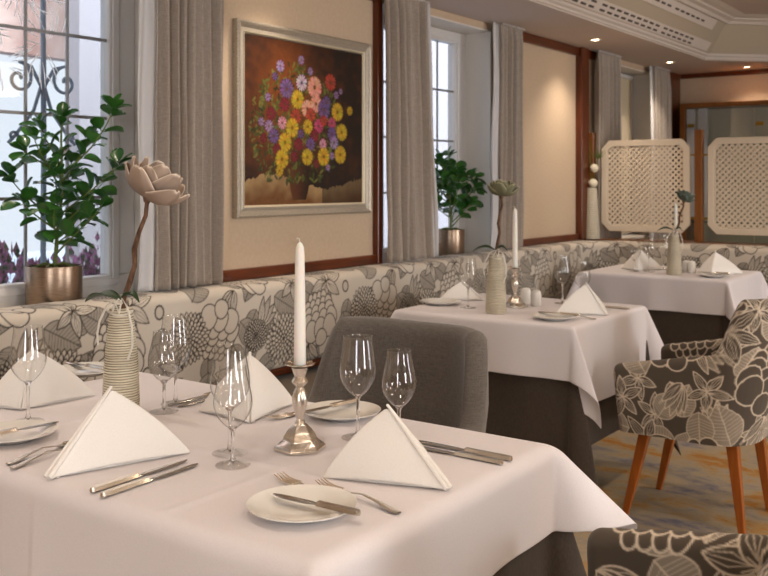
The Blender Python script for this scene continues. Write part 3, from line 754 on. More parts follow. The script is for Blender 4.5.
# ------------------------------------------------------------------ painting
def oil_painting():
    pic = empty('painting', (.0, 2.863, 1.147), 0, 'oil painting of a colourful flower bouquet in a silvery frame on the wall', 'painting')
    W, Hh = .94, .842; fr = .052
    def fsec(i0, i1, x0, x1, x2, name, m):
        mb = MB(); rects = []
        for ins, x in ((i0, .002), (i0, x0), ((i0+i1)/2, x1), (i1, x2), (i1, .002)):
            rects.append([(x, ins, ins), (x, W-ins, ins), (x, W-ins, Hh-ins), (x, ins, Hh-ins)])
        vs = [p for r_ in rects for p in r_]; n = len(rects)
        fs = [(i*4+k, i*4+(k+1) % 4, ((i+1) % n)*4+(k+1) % 4, ((i+1) % n)*4+k) for i in range(n) for k in range(4)]
        mb.add(vs, fs); mb.build(name, m, pic, smooth=False)
    fsec(0, .017, .03, .038, .034, 'outer_frame', M['frame'])
    fsec(.017, .044, .030, .022, .024, 'frame', M['frame'])
    fsec(.044, .054, .027, .025, .016, 'inner_edge', M['frameedge'])
    # paint raster
    px = .0026; nx, ny = int((W-2*fr)/px), int((Hh-2*fr)/px)
    u, v = np.meshgrid(np.arange(nx)*px, np.arange(ny)*px, indexing='ij')
    rng = np.random.default_rng(4)
    def blur(a, k):
        for _ in range(k): a = (a+np.roll(a, 1, 0)+np.roll(a, -1, 0)+np.roll(a, 1, 1)+np.roll(a, -1, 1))/5
        return a
    n1 = blur(rng.random((nx, ny)), 60); n1 = (n1-n1.mean())/n1.std(); n2 = blur(rng.random((nx, ny)), 6); n2 = (n2-n2.mean())/n2.std()
    C3 = lambda h: np.array(lin(h)[:3])
    glow = np.exp(-(((u-.28)/.24)**2+((v-.50)/.24)**2))*.9+.35*np.exp(-(((u-.12)/.18)**2+((v-.25)/.15)**2))
    glow = np.clip(glow+.06*n1, 0, 1)[..., None]
    img = C3('1C0E07')*(1-glow)+C3('7A3F15')*glow
    # table top
    edge = .105+.03*np.sin(u*9)-.05*np.clip(u-.45, 0, 1)+.004*n2
    tab = (v < edge)[..., None]; tt = np.clip((edge-v)/.09+.12*n1, 0, 1)[..., None]
    tcol = C3('9C8058')*(1-tt)+C3('6B4522')*tt; tcol = np.where((u > .52)[..., None], tcol*.38, tcol)
    img = np.where(tab, tcol, img)
    # vase
    vw = .042+.028*np.sin(np.clip((v-.015)/.15, 0, 1)*PI*.75)
    vm = (np.abs(u-.36) < vw) & (v > .02) & (v < .17)
    sh = np.clip((u-.36)/vw*.5+.5, 0, 1)[..., None]
    img = np.where(vm[..., None], C3('5A3018')*(1-sh)+C3('1C0F08')*sh, img)
    def blob(cx, cy, rr, col, ca=1., ang=0., asp=1.):
        dx, dy = u-cx, v-cy; a_, b_ = dx*math.cos(ang)+dy*math.sin(ang), -dx*math.sin(ang)+dy*math.cos(ang)
        m_ = (np.clip(1.2-np.hypot(a_, b_/asp)/rr, 0, .25)*4*ca)[..., None]
        np.copyto(img, img*(1-m_)+np.array(col)*m_)
    rnd = random.Random(9)
    greens = ['2C3A14', '3E4A1C', '55602A', '1E2A10', '6B6A30']
    for k in range(800):
        a = rnd.uniform(0, 2*PI); q = rnd.random()**.5
        x = .345+.31*q*math.cos(a); y = .34+.30*q*math.sin(a)
        if y < .10: continue
        blob(x, y, rnd.uniform(.006, .019), lin(rnd.choice(greens))[:3], .85, rnd.uniform(0, PI), .35)
    # thin stems reaching out
    cols = {'v': ('6E4E82', 'B79CC0'), 'w': ('5E3F74', 'E0CFD8'), 'c': ('C86A4E', 'F0B49C'), 'r': ('7E1E16', 'C4503C'), 'p': ('382450', '84649C'), 'y': ('A27C10', 'E0BC34'),
            'd': ('4E0F16', '96283A'), 'k': ('A85A74', 'E8AEC0'), 'm': ('8A2046', 'D0587E')}
    FL = [(0.185,0.616,0.023,'v'),(0.327,0.657,0.018,'v'),(0.391,0.612,0.016,'v'),(0.33,0.553,0.033,'w'),(0.422,0.54,0.043,'c'),(0.538,0.573,0.035,'r'),(0.227,0.518,0.039,'p'),(0.302,0.475,0.037,'y'),(0.214,0.447,0.029,'d'),(0.15,0.567,0.016,'p'),(0.104,0.472,0.016,'v'),(0.37,0.437,0.035,'c'),(0.432,0.464,0.035,'c'),(0.49,0.442,0.039,'p'),(0.508,0.474,0.027,'p'),(0.591,0.435,0.037,'y'),(0.688,0.446,0.019,'y'),(0.126,0.401,0.027,'d'),(0.29,0.396,0.031,'r'),(0.393,0.409,0.029,'r'),(0.198,0.364,0.025,'k'),(0.111,0.345,0.023,'v'),(0.265,0.345,0.037,'y'),(0.374,0.355,0.029,'y'),(0.451,0.361,0.029,'m'),(0.488,0.388,0.023,'r'),(0.55,0.379,0.025,'m'),(0.062,0.362,0.016,'v'),(0.625,0.339,0.035,'y'),(0.55,0.328,0.029,'p'),(0.143,0.303,0.029,'p'),(0.216,0.277,0.037,'y'),(0.323,0.319,0.019,'p'),(0.422,0.314,0.027,'d'),(0.566,0.287,0.027,'v'),(0.393,0.274,0.027,'p'),(0.309,0.271,0.027,'d'),(0.483,0.277,0.023,'k'),(0.163,0.244,0.025,'d'),(0.196,0.202,0.037,'y'),(0.277,0.214,0.023,'d'),(0.37,0.215,0.033,'y'),(0.488,0.219,0.037,'y'),(0.55,0.224,0.016,'v'),(0.614,0.231,0.037,'y'),(0.434,0.185,0.019,'d'),(0.18,0.15,0.021,'y'),(0.52,0.168,0.014,'v'),(0.077,0.293,0.019,'d'),(0.583,0.516,0.016,'v'),(0.617,0.535,0.012,'v')]
    for (x, y, r_, k) in FL:
        x += 2.96-2.915; y += 1.2-1.199; r_ *= 1.12; dk, lt = [[z*.78 for z in lin(q_)[:3]] for q_ in cols[k]]
        blob(x, y, r_*.95, dk, .9)
        n = max(7, int(r_*420)); a0 = rnd.uniform(0, 1)
        for ringr, cc in ((.68, lt), (.40, [p*.6+q*.4 for p, q in zip(lt, dk)])):
            for i in range(n):
                a = a0+2*PI*i/n+rnd.uniform(-.1, .1); c2 = [max(0, z*rnd.uniform(.65, 1.05)) for z in cc]
                blob(x+r_*ringr*math.cos(a), y+r_*ringr*math.sin(a), r_*.36, c2, .95, a, .32)
            n = max(5, int(n*.6))
        blob(x, y, r_*.2, lin({'y': '6E4A08', 'w': '3A2440'}.get(k, '5A3A1C'))[:3], .9)
    img = np.clip(img*(1+.06*n2[..., None]), 0, 1)
    np_grid('canvas', u*0+.018, u+fr, v+fr, M['oil'], pic, img, 'paint')
oil_painting()

# ------------------------------------------------------------------ tables
def make_cloth(name, x0, x1, y0, y1, z, ov, m, tilt=40, pw=None, rb=.014, wav=.010, seed=0, step=.014, crease=True, label='', cat='tablecloth', thick=.0016, group=None, tilts=None):
    # ov: overhang at -x, +x, -y, +y
    cx, cy = (x0+x1)/2, (y0+y1)/2; rnd = random.Random(seed); ph = [rnd.uniform(0, 6) for _ in range(8)]
    hx, hy = (x1-x0)/2-rb, (y1-y0)/2-rb
    xs = np.linspace(-hx-ov[0]-rb, hx+ov[1]+rb, int((2*hx+ov[0]+ov[1])/step)+1); ys = np.linspace(-hy-ov[2]-rb, hy+ov[3]+rb, int((2*hy+ov[2]+ov[3])/step)+1)
    U, V = np.meshgrid(xs, ys, indexing='ij')
    ex = np.maximum(np.abs(U)-hx, 0); ey = np.maximum(np.abs(V)-hy, 0); sx, sy = np.sign(U), np.sign(V)
    def hv(l):
        q = rb*PI/2; t = np.clip(l, 0, q)/rb
        return rb*np.sin(t), rb*(1-np.cos(t))+np.maximum(l-q, 0)
    rr = np.hypot(ex, ey); th = np.degrees(np.arctan2(ey, ex)); inc = (ex > 0) & (ey > 0)
    T = np.zeros_like(rr)
    for kx in (-1, 1):
        for ky in (-1, 1):
            tl = (tilts or {}).get((kx, ky), tilt); T = np.where((sx == kx) & (sy == ky), tl, T)
    tri = 1-np.abs(th-45)/45; tau = np.where(inc, np.radians(T)*np.clip(tri, 0, 1)**.85, 0)
    h, vv = hv(rr); out = h+vv*np.sin(tau); dn = vv*np.cos(tau)
    phi = np.radians(np.where(inc, th, np.where(ex > 0, 0, 90)))
    if pw is not None:
        (kx, ky), e_ = pw; sel = inc & (sx == kx) & (sy == ky); phi = np.where(sel, np.radians(90)*(th/90)**e_, phi)
    # gentle waves on the sides, fading near the corners
    near = np.minimum(1, np.where(ex > 0, (hy-np.abs(V)), (hx-np.abs(U)))/.18).clip(0, 1)
    al = np.where(ex > 0, V, U)
    w_ = wav*near*np.clip(rr/.25, 0, 1)*(np.sin(al*13+ph[0]+sx)+.6*np.sin(al*23+ph[1]+2*sy)); out = out+np.where(inc, 0, np.where(rr > 0, w_+wav*(1.7 if crease else 0)*np.clip(rr/.25, 0, 1)*near, 0))
    base = np.minimum(np.abs(U), hx); basey = np.minimum(np.abs(V), hy)
    X = sx*(base+np.where(rr > 0, out*np.cos(phi), 0)); Y = sy*(basey+np.where(rr > 0, out*np.sin(phi), 0)); Z = z-np.where(rr > 0, dn, 0)
    if crease:
        for c0 in (-.22*(x1-x0), .24*(x1-x0)): Z += .0026*np.exp(-((U-c0)/.009)**2)*(rr == 0); X += np.where(ey > 0, 0, 0)
        Z += .0026*np.exp(-((V+.08)/.009)**2)*(rr == 0)
    Z += .0005*np.sin(U*9+ph[2])*np.sin(V*11+ph[3])*(rr == 0)
    o = np_grid(name, X, Y, Z, m, None, loc=(cx, cy, 0)); md = o.modifiers.new('solid', 'SOLIDIFY'); md.thickness = thick; md.offset = -1
    ss = o.modifiers.new('sub', 'SUBSURF'); ss.levels = 1; ss.render_levels = 1
    tag(o, label, cat, group); return o
def table(x0, x1, y0, y1, label, ped=True):
    cx, cy = (x0+x1)/2, (y0+y1)/2
    t = empty('dining_table', (cx, cy, 0), 0, label, 'table', 'dining tables along the bench')
    a, b = (x1-x0)/2-.03, (y1-y0)/2-.03
    MB().box(-a, a, -b, b, .715, .743).build('tabletop', M['oak'], t, smooth=False)
    MB().box(-.045, .045, -.045, .045, .03, .715).build('pedestal', M['dark'], t, smooth=False)
    MB().box(-.22, .22, -.22, .22, 0, .03).build('foot_plate', M['dark'], t, smooth=False, bevel=.005)
TZ = .7495
TA = (.63, 1.985, 1.035, 1.84); TBm = (.49, 1.335, 3.34, 4.12); TC = (.42, 1.33, 5.40, 6.12)
table(*TA, 'front dining table hidden under its cloths, closest to the camera')
table(*TBm, 'middle dining table hidden under its cloths, behind the grey chair')
table(*TC, 'rear dining table hidden under its cloths, before the lattice screens')
make_cloth('undercloth', TA[0]+.016, TA[1]-.016, TA[2]+.016, TA[3]-.016, TZ-.0035, (.28, .62, .62, .62), M['under'], tilt=18, wav=.003, seed=4, step=.03, crease=False, label='dark taupe undercloth hanging under the white cloth of the front table', cat='undercloth')
make_cloth('undercloth', TBm[0]+.016, TBm[1]-.016, TBm[2]+.016, TBm[3]-.016, TZ-.0035, (.25, .49, .56, .50), M['under'], tilt=16, tilts={(1, -1): 11}, pw=((1, -1), 3.2), wav=.003, seed=5, step=.03, crease=False, label='dark taupe undercloth hanging under the white cloth of the middle table', cat='undercloth')
make_cloth('undercloth', TC[0]+.016, TC[1]-.016, TC[2]+.016, TC[3]-.016, TZ-.0035, (.25, .60, .62, .25), M['under'], tilt=14, wav=.003, seed=6, step=.03, crease=False, label='dark taupe undercloth hanging under the white cloth of the rear table', cat='undercloth')
make_cloth('tablecloth', *TA, TZ, (.15, .165, .24, .19), M['cloth'], tilt=46, wav=.005, rb=.030, seed=1, step=.009, label='white linen tablecloth on the large front table')
make_cloth('tablecloth', *TBm, TZ, (.15, .32, .205, .2), M['cloth'], tilt=26, wav=.006, seed=2, label='white linen tablecloth on the middle table, its corner hanging low beside the patterned chair', tilts={(1, -1): 21}, pw=((1, -1), 3.2))
make_cloth('tablecloth', *TC, TZ, (.12, .24, .19, .06), M['cloth'], tilt=26, wav=.006, seed=3, label='white linen tablecloth on the rear table before the lattice screens')

# ------------------------------------------------------------------ chairs
def armchair(x, y, rz, kind, label, arm0=.60, arm1=.675, top=.88, w=.60, d=.60):
    t = empty('armchair', (x, y, 0), rz, label, 'armchair')
    m = M['chair_floral'] if kind == 'floral' else M['greyfab']
    th = .03; hw, hd = w/2-th, d/2-th; rc = .17
    # centreline in plan: +x is the front
    pts = [(hd, -hw)]+[(-hd+rc, -hw)]+[(-hd+rc+rc*math.cos(a), -hw+rc+rc*math.sin(a)) for a in [-PI/2-PI/2*i/12 for i in range(1, 13)]]
    pts += [(-hd, hw-rc)]+[(-hd+rc+rc*math.cos(a), hw-rc+rc*math.sin(a)) for a in [PI-PI/2*i/12 for i in range(1, 13)]]+[(hd, hw)]
    step = .0031 if kind == 'floral' else .02
    px_, py_, s_ = polyres(pts, step); Lt = s_[-1]
    tx = np.gradient(px_); ty = np.gradient(py_); ln = np.hypot(tx, ty); nxx, nyy = -ty/ln, tx/ln
    if nyy[0] > 0: nxx, nyy = -nxx, -nyy          # outward
    from_front = hd-px_; 
    hh = arm0+(arm1-arm0)*np.clip(from_front/(.66*d), 0, 1)+(top-arm1)*np.array([sm((q-.64*d)/(.15*d)) for q in from_front])
    end = np.minimum(s_, Lt-s_); e = np.clip(1-end/.03, 0, 1); k = np.sqrt(np.maximum(1-e*e, .0)); 
    zb = .345
    # section: outer bottom -> outer top -> round -> inner bottom (param q in metres is approximated)
    nsec = int(1.05/step) if kind == 'floral' else 60
    q = np.linspace(0, 1, nsec); q1, q2 = .52, .60
    O = np.zeros((len(px_), nsec)); Zs = np.zeros_like(O); Vc = np.zeros_like(O)
    for i in range(len(px_)):
        hi = hh[i]-.03*(1-k[i]); tki = th*max(k[i], .02)
        zt = hi-th
        oo = np.where(q < q1, tki, np.where(q < q2, tki*np.cos((q-q1)/(q2-q1)*PI), -tki))
        zz = np.where(q < q1, zb+(zt-zb)*q/q1, np.where(q < q2, zt+th*np.sin((q-q1)/(q2-q1)*PI), zt-(zt-.40)*(q-q2)/(1-q2)))
        oo = oo+.012*np.sin(np.clip((zz-zb)/(hi-zb), 0, 1)*PI)*np.where(oo > 0, 1, .2)*k[i]
        O[i] = oo; Zs[i] = zz; Vc[i] = np.where(q < q1, zz-zb, np.where(q < q2, zt-zb+(q-q1)/(q2-q1)*.09, zt-zb+.09+(zt-zz)))
    X = px_[:, None]+nxx[:, None]*O; Y = py_[:, None]+nyy[:, None]*O
    fr = np.clip((Zs-zb)/(top-zb), 0, 1.05); sc = .90+.10*np.minimum(1, fr*1.6)
    bk = np.clip(-(X)/(d/2), 0, 1)
    X = X*np.where(X > 0, sc, sc-.0)-.05*.6*bk*fr**1.5+.03*bk*(1-fr); Y = Y*sc
    tone = CP.sample(s_[:, None]+0*O+.05, Vc+.08) if kind == 'floral' else None
    np_grid('shell', X, Y, Zs, m, t, tone)
    # seat pad
    def seat(z0, z1, ins, name, m2, rr=.12):
        a, b = hd-ins, hw-ins; mb = MB(); rings = []
        base = []
        for (cx_, cy_, a0) in ((a-.05, b-.05, 0), (-a+rr, b-rr, 90), (-a+rr, -b+rr, 180), (a-.05, -b+.05, 270)):
            r0 = .05 if cx_ > 0 else rr
            base += [(cx_+r0*math.cos(R(a0+90*i/6)), cy_+r0*math.sin(R(a0+90*i/6))) for i in range(7)]
        lv = [(z0, .02), (z0+.012, .0), ((z0+z1)/2, -.004), (z1-.02, 0), (z1-.006, .012), (z1, .035), (z1+.006, .12)]
        vs = []
        for z, i_ in lv:
            f_ = 1-i_/.25; vs += [(px2*f_, py2*f_, z) for px2, py2 in base]
        n = len(base); fs = [(i*n+k2, i*n+(k2+1) % n, (i+1)*n+(k2+1) % n, (i+1)*n+k2) for i in range(len(lv)-1) for k2 in range(n)]
        fs += [tuple(range(n-1, -1, -1)), tuple((len(lv)-1)*n+k2 for k2 in range(n))]
        mb.add(vs, fs); return mb.build(name, m2, t)
    seat(.345, .40, .05, 'seat_base', M['greyfab'] if kind != 'floral' else M['under'])
    o = seat(.40, .475, .045, 'seat_cushion', m)
    if kind == 'floral':
        me = o.data; co = np.zeros(len(me.vertices)*3, np.float32); me.vertices.foreach_get('co', co)
        me.attributes.new('print', 'FLOAT', 'POINT')
    for sx, sy in ((1, 1), (1, -1), (-1, 1), (-1, -1)):
        mb = MB(); tx_, ty_ = sx*(.165 if sx > 0 else .16), sy*.175; bx_, by_ = sx*(.245 if sx > 0 else .20), sy*.19
        vs = []
        for z, h_, f_ in ((.345, .021, 0), (.15, .016, .565), (0, .0115, 1)):
            xx2, yy2 = tx_+(bx_-tx_)*f_, ty_+(by_-ty_)*f_; vs += [(xx2-h_, yy2-h_, z), (xx2+h_, yy2-h_, z), (xx2+h_, yy2+h_, z), (xx2-h_, yy2+h_, z)]
        fs = [(0, 3, 2, 1), (8, 9, 10, 11)]+[(i*4+k2, i*4+(k2+1) % 4, (i+1)*4+(k2+1) % 4, (i+1)*4+k2) for i in range(2) for k2 in range(4)]
        mb.add(vs, fs); mb.build('leg', M['legwood'], t, smooth=False, bevel=.003)
    return t
armchair(1.70, 3.74, PI, 'floral', 'taupe armchair with pale flower print and wooden legs, whole, beside the middle table')
armchair(1.26, 2.11, -PI/2, 'grey', 'plain grey woven armchair between the front table and the middle table', .555, .64, .88, w=.63, d=.55)
armchair(2.37, 1.44, PI, 'floral', 'taupe flower-print armchair cut off by the bottom right corner of the picture', .635, .70)

# ------------------------------------------------------------------ things on the tables
Z = .7505
def napkin(F, Lp, Rp, A, label, group=None):
    """standing pyramid: ridge A-F, wings to L and R, with thick folded inner layers"""
    F, Lp, Rp, A = [Vector(p) for p in (F, Lp, Rp, A)]; base = Vector(((F.x+Lp.x+Rp.x)/3, (F.y+Lp.y+Rp.y)/3, Z))
    mb = MB()
    def face(P, Q, T, bul, off, shrink=1.0):
        n = (Q-P).cross(T-P).normalized(); ctr = (P+Q+T)/3
        P, Q, T = [ctr+(p-ctr)*shrink+n*off for p in (P, Q, T)]
        N = 14; idx = {}; vs = []; fs = []
        for i in range(N+1):
            for j in range(N+1-i):
                a, b = i/N, j/N; c = 1-a-b
                p = P*c+Q*a+T*b+n*bul*27*a*b*c+((Q+T)/2-P).normalized()*(.011*4*a*b)*(1 if Q.z < T.z else 0)+Vector((0, 0, .006*4*a*c*(1-b)**4))
                idx[i, j] = len(vs); vs.append(p-base)
        for i in range(N):
            for j in range(N-i):
                fs.append((idx[i, j], idx[i+1, j], idx[i, j+1]))
                if i+j < N-1: fs.append((idx[i+1, j], idx[i+1, j+1], idx[i, j+1]))
        mb.add(vs, fs)
    cen = (F+Lp+Rp+A)/4
    def sg(P, Q, T): return 1 if (Q-P).cross(T-P).dot((P+Q+T)/3-cen) > 0 else -1
    for W in (Lp, Rp):
        s1 = sg(F, W, A)
        face(F, W, A, .007*s1, 0)
    o = mb.build('cloth_fold', M['napkin']); o.name = 'napkin'
    o.location = base
    md = o.modifiers.new('solid', 'SOLIDIFY'); md.thickness = .0035; md.offset = 0
    bv = o.modifiers.new('sub', 'SUBSURF'); bv.levels = 1; bv.render_levels = 1
    tag(o, label, 'napkin', group or 'white napkins folded into pyramids')
    # inner folded layers along the ridge
    mb = MB()
    for W, k1 in ((Lp, .93), (Rp, .93)):
        s1 = sg(F, W, A); n = ((W-F).cross(A-F)).normalized()*(-s1)
        for lay in (1, 2):
            kk = 1-.035*lay
            a_, b_, c_ = [base+(p-base)*kk+n*.0045*lay for p in (F, W, A)]
            for p in (a_, b_, c_): p.z = max(p.z, Z+.001)
            vs = [p-base for p in (a_, b_, c_)]+[p-base+n*.002 for p in (a_, b_, c_)]
            mb.add(vs, [(0, 1, 2), (5, 4, 3), (0, 3, 4, 1), (1, 4, 5, 2), (2, 5, 3, 0)])
    mb.build('inner_fold', M['napkin'], o, smooth=False)
    # rolled double hem that thickens the ridge
    mb = MB(); sdv = (A-F).cross(Vector((0, 0, 1))).normalized()
    for sg_ in (-1, 1): mb.tube([(F-base)+(A-F)*t_+sdv*(sg_*.0055*(1-t_*.8))+Vector((0, 0, .0045)) for t_ in (0, .2, .4, .6, .8, 1)], [.0046, .0046, .0042, .0038, .003, .002], 8)
    mb.build('ridge_fold', M['napkin'], o)
    return o
def pt_(x, y, z=0): return (x, y, Z+.0008+z)
napkin(pt_(1.328, 1.052), pt_(1.19, 1.30), pt_(1.417, 1.328), (1.305, 1.215, Z+.137), 'white napkin pyramid front left, between two forks and the pair of knives')
napkin(pt_(1.962, 1.431), pt_(1.733, 1.352), pt_(1.80, 1.60), (1.812, 1.452, Z+.125), 'white napkin pyramid nearest the table edge at front right, behind the bread plate')
napkin(pt_(1.347, 1.567), pt_(1.165, 1.575), pt_(1.305, 1.775), (1.262, 1.655, Z+.137), 'white napkin pyramid behind the silver candlestick on the front table')
napkin(pt_(.815, 1.335), pt_(.70, 1.30), pt_(.83, 1.545), (.765, 1.40, Z+.135), 'white napkin pyramid at the far left of the front table, beside the bench')
napkin(pt_(1.318, 3.70), pt_(1.142, 3.575), pt_(1.25, 3.86), (1.225, 3.70, Z+.125), 'large white napkin pyramid at the right edge of the middle table')
napkin(pt_(.66, 3.83), pt_(.50, 3.70), pt_(.52, 3.90), (.56, 3.80, Z+.085), 'white napkin pyramid on the middle table beside the bench, seen through a wine glass')
napkin(pt_(1.15, 5.66), pt_(1.05, 5.70), pt_(1.29, 5.86), (1.145, 5.78, Z+.13), 'white napkin pyramid at the right of the rear table')
napkin(pt_(.70, 5.66), pt_(.565, 5.74), pt_(.815, 5.82), (.68, 5.77, Z+.125), 'white napkin pyramid at the left of the rear table, behind glasses')

# plates
pl0 = None
def plate(x, y, label, r=.09):
    global pl0
    if pl0 is None:
        prof = [(0, .004), (.05, .004), (.056, .006), (.064, .010), (.088, .0165), (.0915, .0175), (.0905, .0152), (.062, .006), (.052, 0), (.048, 0), (.046, .002), (0, .002)]
        pl0 = MB().lathe(prof, 64).build('bread_plate', M['porc'], loc=(x, y, Z)); tag(pl0, label, 'plate', 'white bread plates')
        return pl0
    return copy_tree(pl0, (x, y, Z), None, label)
plate(1.82, 1.197, 'white bread plate with a butter knife at the front edge of the table')
plate(1.475, 1.742, 'white bread plate behind the candlestick, before the grey chair')
plate(1.02, 1.18, 'white bread plate at the left edge of the picture with a shiny knife')
plate(.575, 1.70, 'white bread plate between the far left napkin and the tall vase')
plate(1.19, 3.47, 'white bread plate in front of the large napkin on the middle table')
plate(.575, 3.60, 'white bread plate on the middle table beside the bench')
plate(1.20, 5.56, 'white bread plate in front of the right napkin on the rear table')

# cutlery
def strip(prof, z_fn, th, name, m, parent=None, loc=(0, 0, 0)):
    """flat tapered bar along +y; prof = [(y, halfwidth)], z_fn(y)"""
    mb = MB(); vs = []; n = len(prof)
    for y, w in prof:
        z = z_fn(y); vs += [(-w, y, z+th*.3), (-w*.6, y, z+th), (w*.6, y, z+th), (w, y, z+th*.3), (w*.6, y, z), (-w*.6, y, z)]
    fs = [(i*6+k, i*6+(k+1) % 6, (i+1)*6+(k+1) % 6, (i+1)*6+k) for i in range(n-1) for k in range(6)]+[tuple(range(5, -1, -1)), tuple((n-1)*6+k for k in range(6))]
    mb.add(vs, fs); return mb.build(name, m, parent, loc=loc)
kn0 = fk0 = bk0 = None
def knife(x, y, ang, label, z=Z, small=False, tilt=0):
    global kn0, bk0
    src = bk0 if small else kn0
    if src is None:
        t = empty('butter_knife' if small else 'table_knife', (x, y, z), ang, label, 'knife', 'butter knives on the bread plates' if small else 'table knives')
        k = .78 if small else 1
        strip([(0, .004), (.003, .0075), (.02, .009), (.06*k, .0078), (.10*k, .0066), (.102*k, .0078), (.106*k, .0078)], lambda y_: .0, .0085, 'handle', M['silver'], t)
        bw = .0095 if small else .0085
        strip([(.106*k, .004), (.115*k, .005), (.13*k, bw), (.19*k, bw*1.02), (.215*k, bw*.8), (.228*k, .002)], lambda y_: .002, .0022, 'blade', M['blade'], t)
        if small: bk0 = t
        else: kn0 = t
    else: t = copy_tree(src, (x, y, z), ang, label)
    t.rotation_euler = (tilt, 0, ang)
    return t
def fork(x, y, ang, label, z=Z):
    """handle end at x, y; tines along +y of its own frame"""
    global fk0
    if fk0 is None:
        fk0 = empty('fork', (x, y, z), ang, label, 'fork', 'table forks')
        zf = lambda y_: .002+.009*math.sin(PI*min(1, max(0, (y_-.02)/.125)))**1.5*1.0+(.0 if y_ < .14 else .018*((y_-.14)/.06)**1.3*.0)
        strip([(0, .005), (.004, .0078), (.02, .0085), (.05, .006), (.09, .0035), (.118, .003), (.13, .005), (.142, .0105), (.150, .0125), (.155, .0125)], zf, .0022, 'handle', M['silver'], fk0)
        mb = MB()
        for k in range(4):
            xx2 = -.0105+.007*k
            mb.tube([(xx2, .153, .0045), (xx2, .17, .0035), (xx2*.97, .190, .0045), (xx2*.94, .208, .0105)], [.0021, .0019, .0017, .0009], 6)
        mb.build('tines', M['silver'], fk0)
        return fk0
    return copy_tree(fk0, (x, y, z), ang, label)
knife(1.452, 1.055, R(1), 'silver knife, left one of the pair beside the front left napkin')
knife(1.488, 1.050, R(1), 'silver knife, right one of the pair beside the front left napkin')
knife(1.962, 1.628, R(90), 'silver knife, nearer of the pair behind the front right napkin')
knife(1.965, 1.660, R(89), 'silver knife, farther of the pair behind the front right napkin')
knife(1.10, 1.80, R(179), 'silver knife left of the napkin behind the candlestick, right one of two')
knife(1.065, 1.80, R(180), 'silver knife left of the napkin behind the candlestick, left one of two')
fork(1.185, 1.062, R(9), 'silver fork, left one of two left of the front left napkin')
fork(1.215, 1.052, R(8), 'silver fork, right one of two left of the front left napkin')
fork(1.957, 1.284, R(79), 'silver fork whose handle ends right of the front bread plate')
fork(1.872, 1.268, R(79), 'silver fork half hidden under the rim of the front bread plate')
fork(1.38, 1.83, R(176), 'silver fork behind the candlestick, left one of two')
fork(1.41, 1.81, R(166), 'silver fork behind the candlestick, right one of two')
knife(1.932, 1.208, R(93), 'butter knife lying across the front bread plate', Z+.0145, True, 0)
knife(1.455, 1.825, R(158+12), 'butter knife lying on the bread plate before the grey chair', Z+.0165, True, 0)
knife(1.02, 1.10, R(-8), 'butter knife on the bread plate at the left edge of the picture', Z+.0165, True, 0)
knife(.64, 1.715, R(90), 'butter knife on the bread plate beside the tall vase', Z+.0165, True, 0)
knife(1.28, 3.52, R(95), 'butter knife on the bread plate of the middle table', Z+.0165, True, 0)
fork(1.33, 3.56, R(92), 'silver fork beside the bread plate of the middle table')
knife(1.325, 3.93, R(92), 'silver knife right of the large napkin on the middle table')
knife(1.27, 5.62, R(92), 'butter knife on the bread plate of the rear table', Z+.0165, True, 0)

# glasses
gl = {}
def wineglass(kind, x, y, label):
    if kind in gl: return copy_tree(gl[kind], (x, y, Z), None, label)
    Hh, rb, rmax, rr, stem = {'big': (.218, .036, .0385, .030, .088), 'slim': (.192, .034, .036, .024, .070)}[kind]
    t = empty('wine_glass', (x, y, Z), 0, label, 'wine glass', 'wine glasses on the tables'); gl[kind] = t
    P = []
    for i in range(29):
        u = i/28; z = stem+(Hh-stem)*u
        r_ = (rmax*math.sin(PI/2*(u/.42))**.72*.97+.003) if u < .42 else rmax*.97+.003-(rmax-rr)*sm((u-.42)/.58)
        P.append((max(r_, .0042), z))
    th = .0011; q = [p for p in P if p[0] > .010]
    MB().lathe(q+[(P[-1][0]+.0003, P[-1][1]+.0005), (P[-1][0]-th*.5, P[-1][1]+.0009), (P[-1][0]-th-.0002, P[-1][1]+.0004)]+[(r_-th, z+.0003) for r_, z in q[::-1]]+[(q[0][0]*.5, q[0][1]-.0012+.0022), (0, q[0][1]+.0006)], 48, close=False).build('bowl', M['glass'], t)
    MB().lathe([(0, .0022), (.006, .010), (.0045, .016), (.0036, .03), (.0034, stem*.6), (.0040, stem-.006), (.0060, stem-.001), (.0095, q[0][1]-.0004), (.005, q[0][1]+.0002), (0, q[0][1]+.0003)], 24, close=False).build('stem', M['solidglass'], t)
    MB().lathe([(0, 0), (rb-.0006, 0), (rb, .0008), (rb-.0005, .0018), (rb*.6, .0026), (.012, .0045), (.0058, .0098), (0, .0100)], 48, close=False).build('foot', M['glass'], t)
    return t
wineglass('big', .921, 1.283, 'tall wine glass at the far left before the left napkin')
wineglass('big', 1.478, 1.372, 'tall wine glass just behind the slim one, left of the candlestick')
wineglass('slim', 1.54, 1.318, 'slim wine glass in front of the taller one, left of the candlestick')
wineglass('big', 1.617, 1.617, 'tall wine glass right of the candlestick before the grey chair')
wineglass('slim', 1.702, 1.649, 'slim wine glass behind the front right napkin tip')
wineglass('big', 1.062, 1.60, 'wine glass just right of the tall yarn vase, farther of two')
wineglass('slim', 1.100, 1.530, 'wine glass just right of the tall yarn vase, nearer of two')
wineglass('big', .735, 3.566, 'wine glass on the middle table left of the vase')
wineglass('big', 1.005, 3.945, 'wine glass on the middle table, left one behind the large napkin')
wineglass('slim', 1.075, 4.00, 'wine glass on the middle table, right one behind the large napkin')
wineglass('big', .78, 5.66, 'wine glass on the rear table closest to the vase')
wineglass('slim', .70, 5.62, 'wine glass on the rear table before the left napkin')
wineglass('big', .80, 5.86, 'wine glass on the rear table, farthest back')

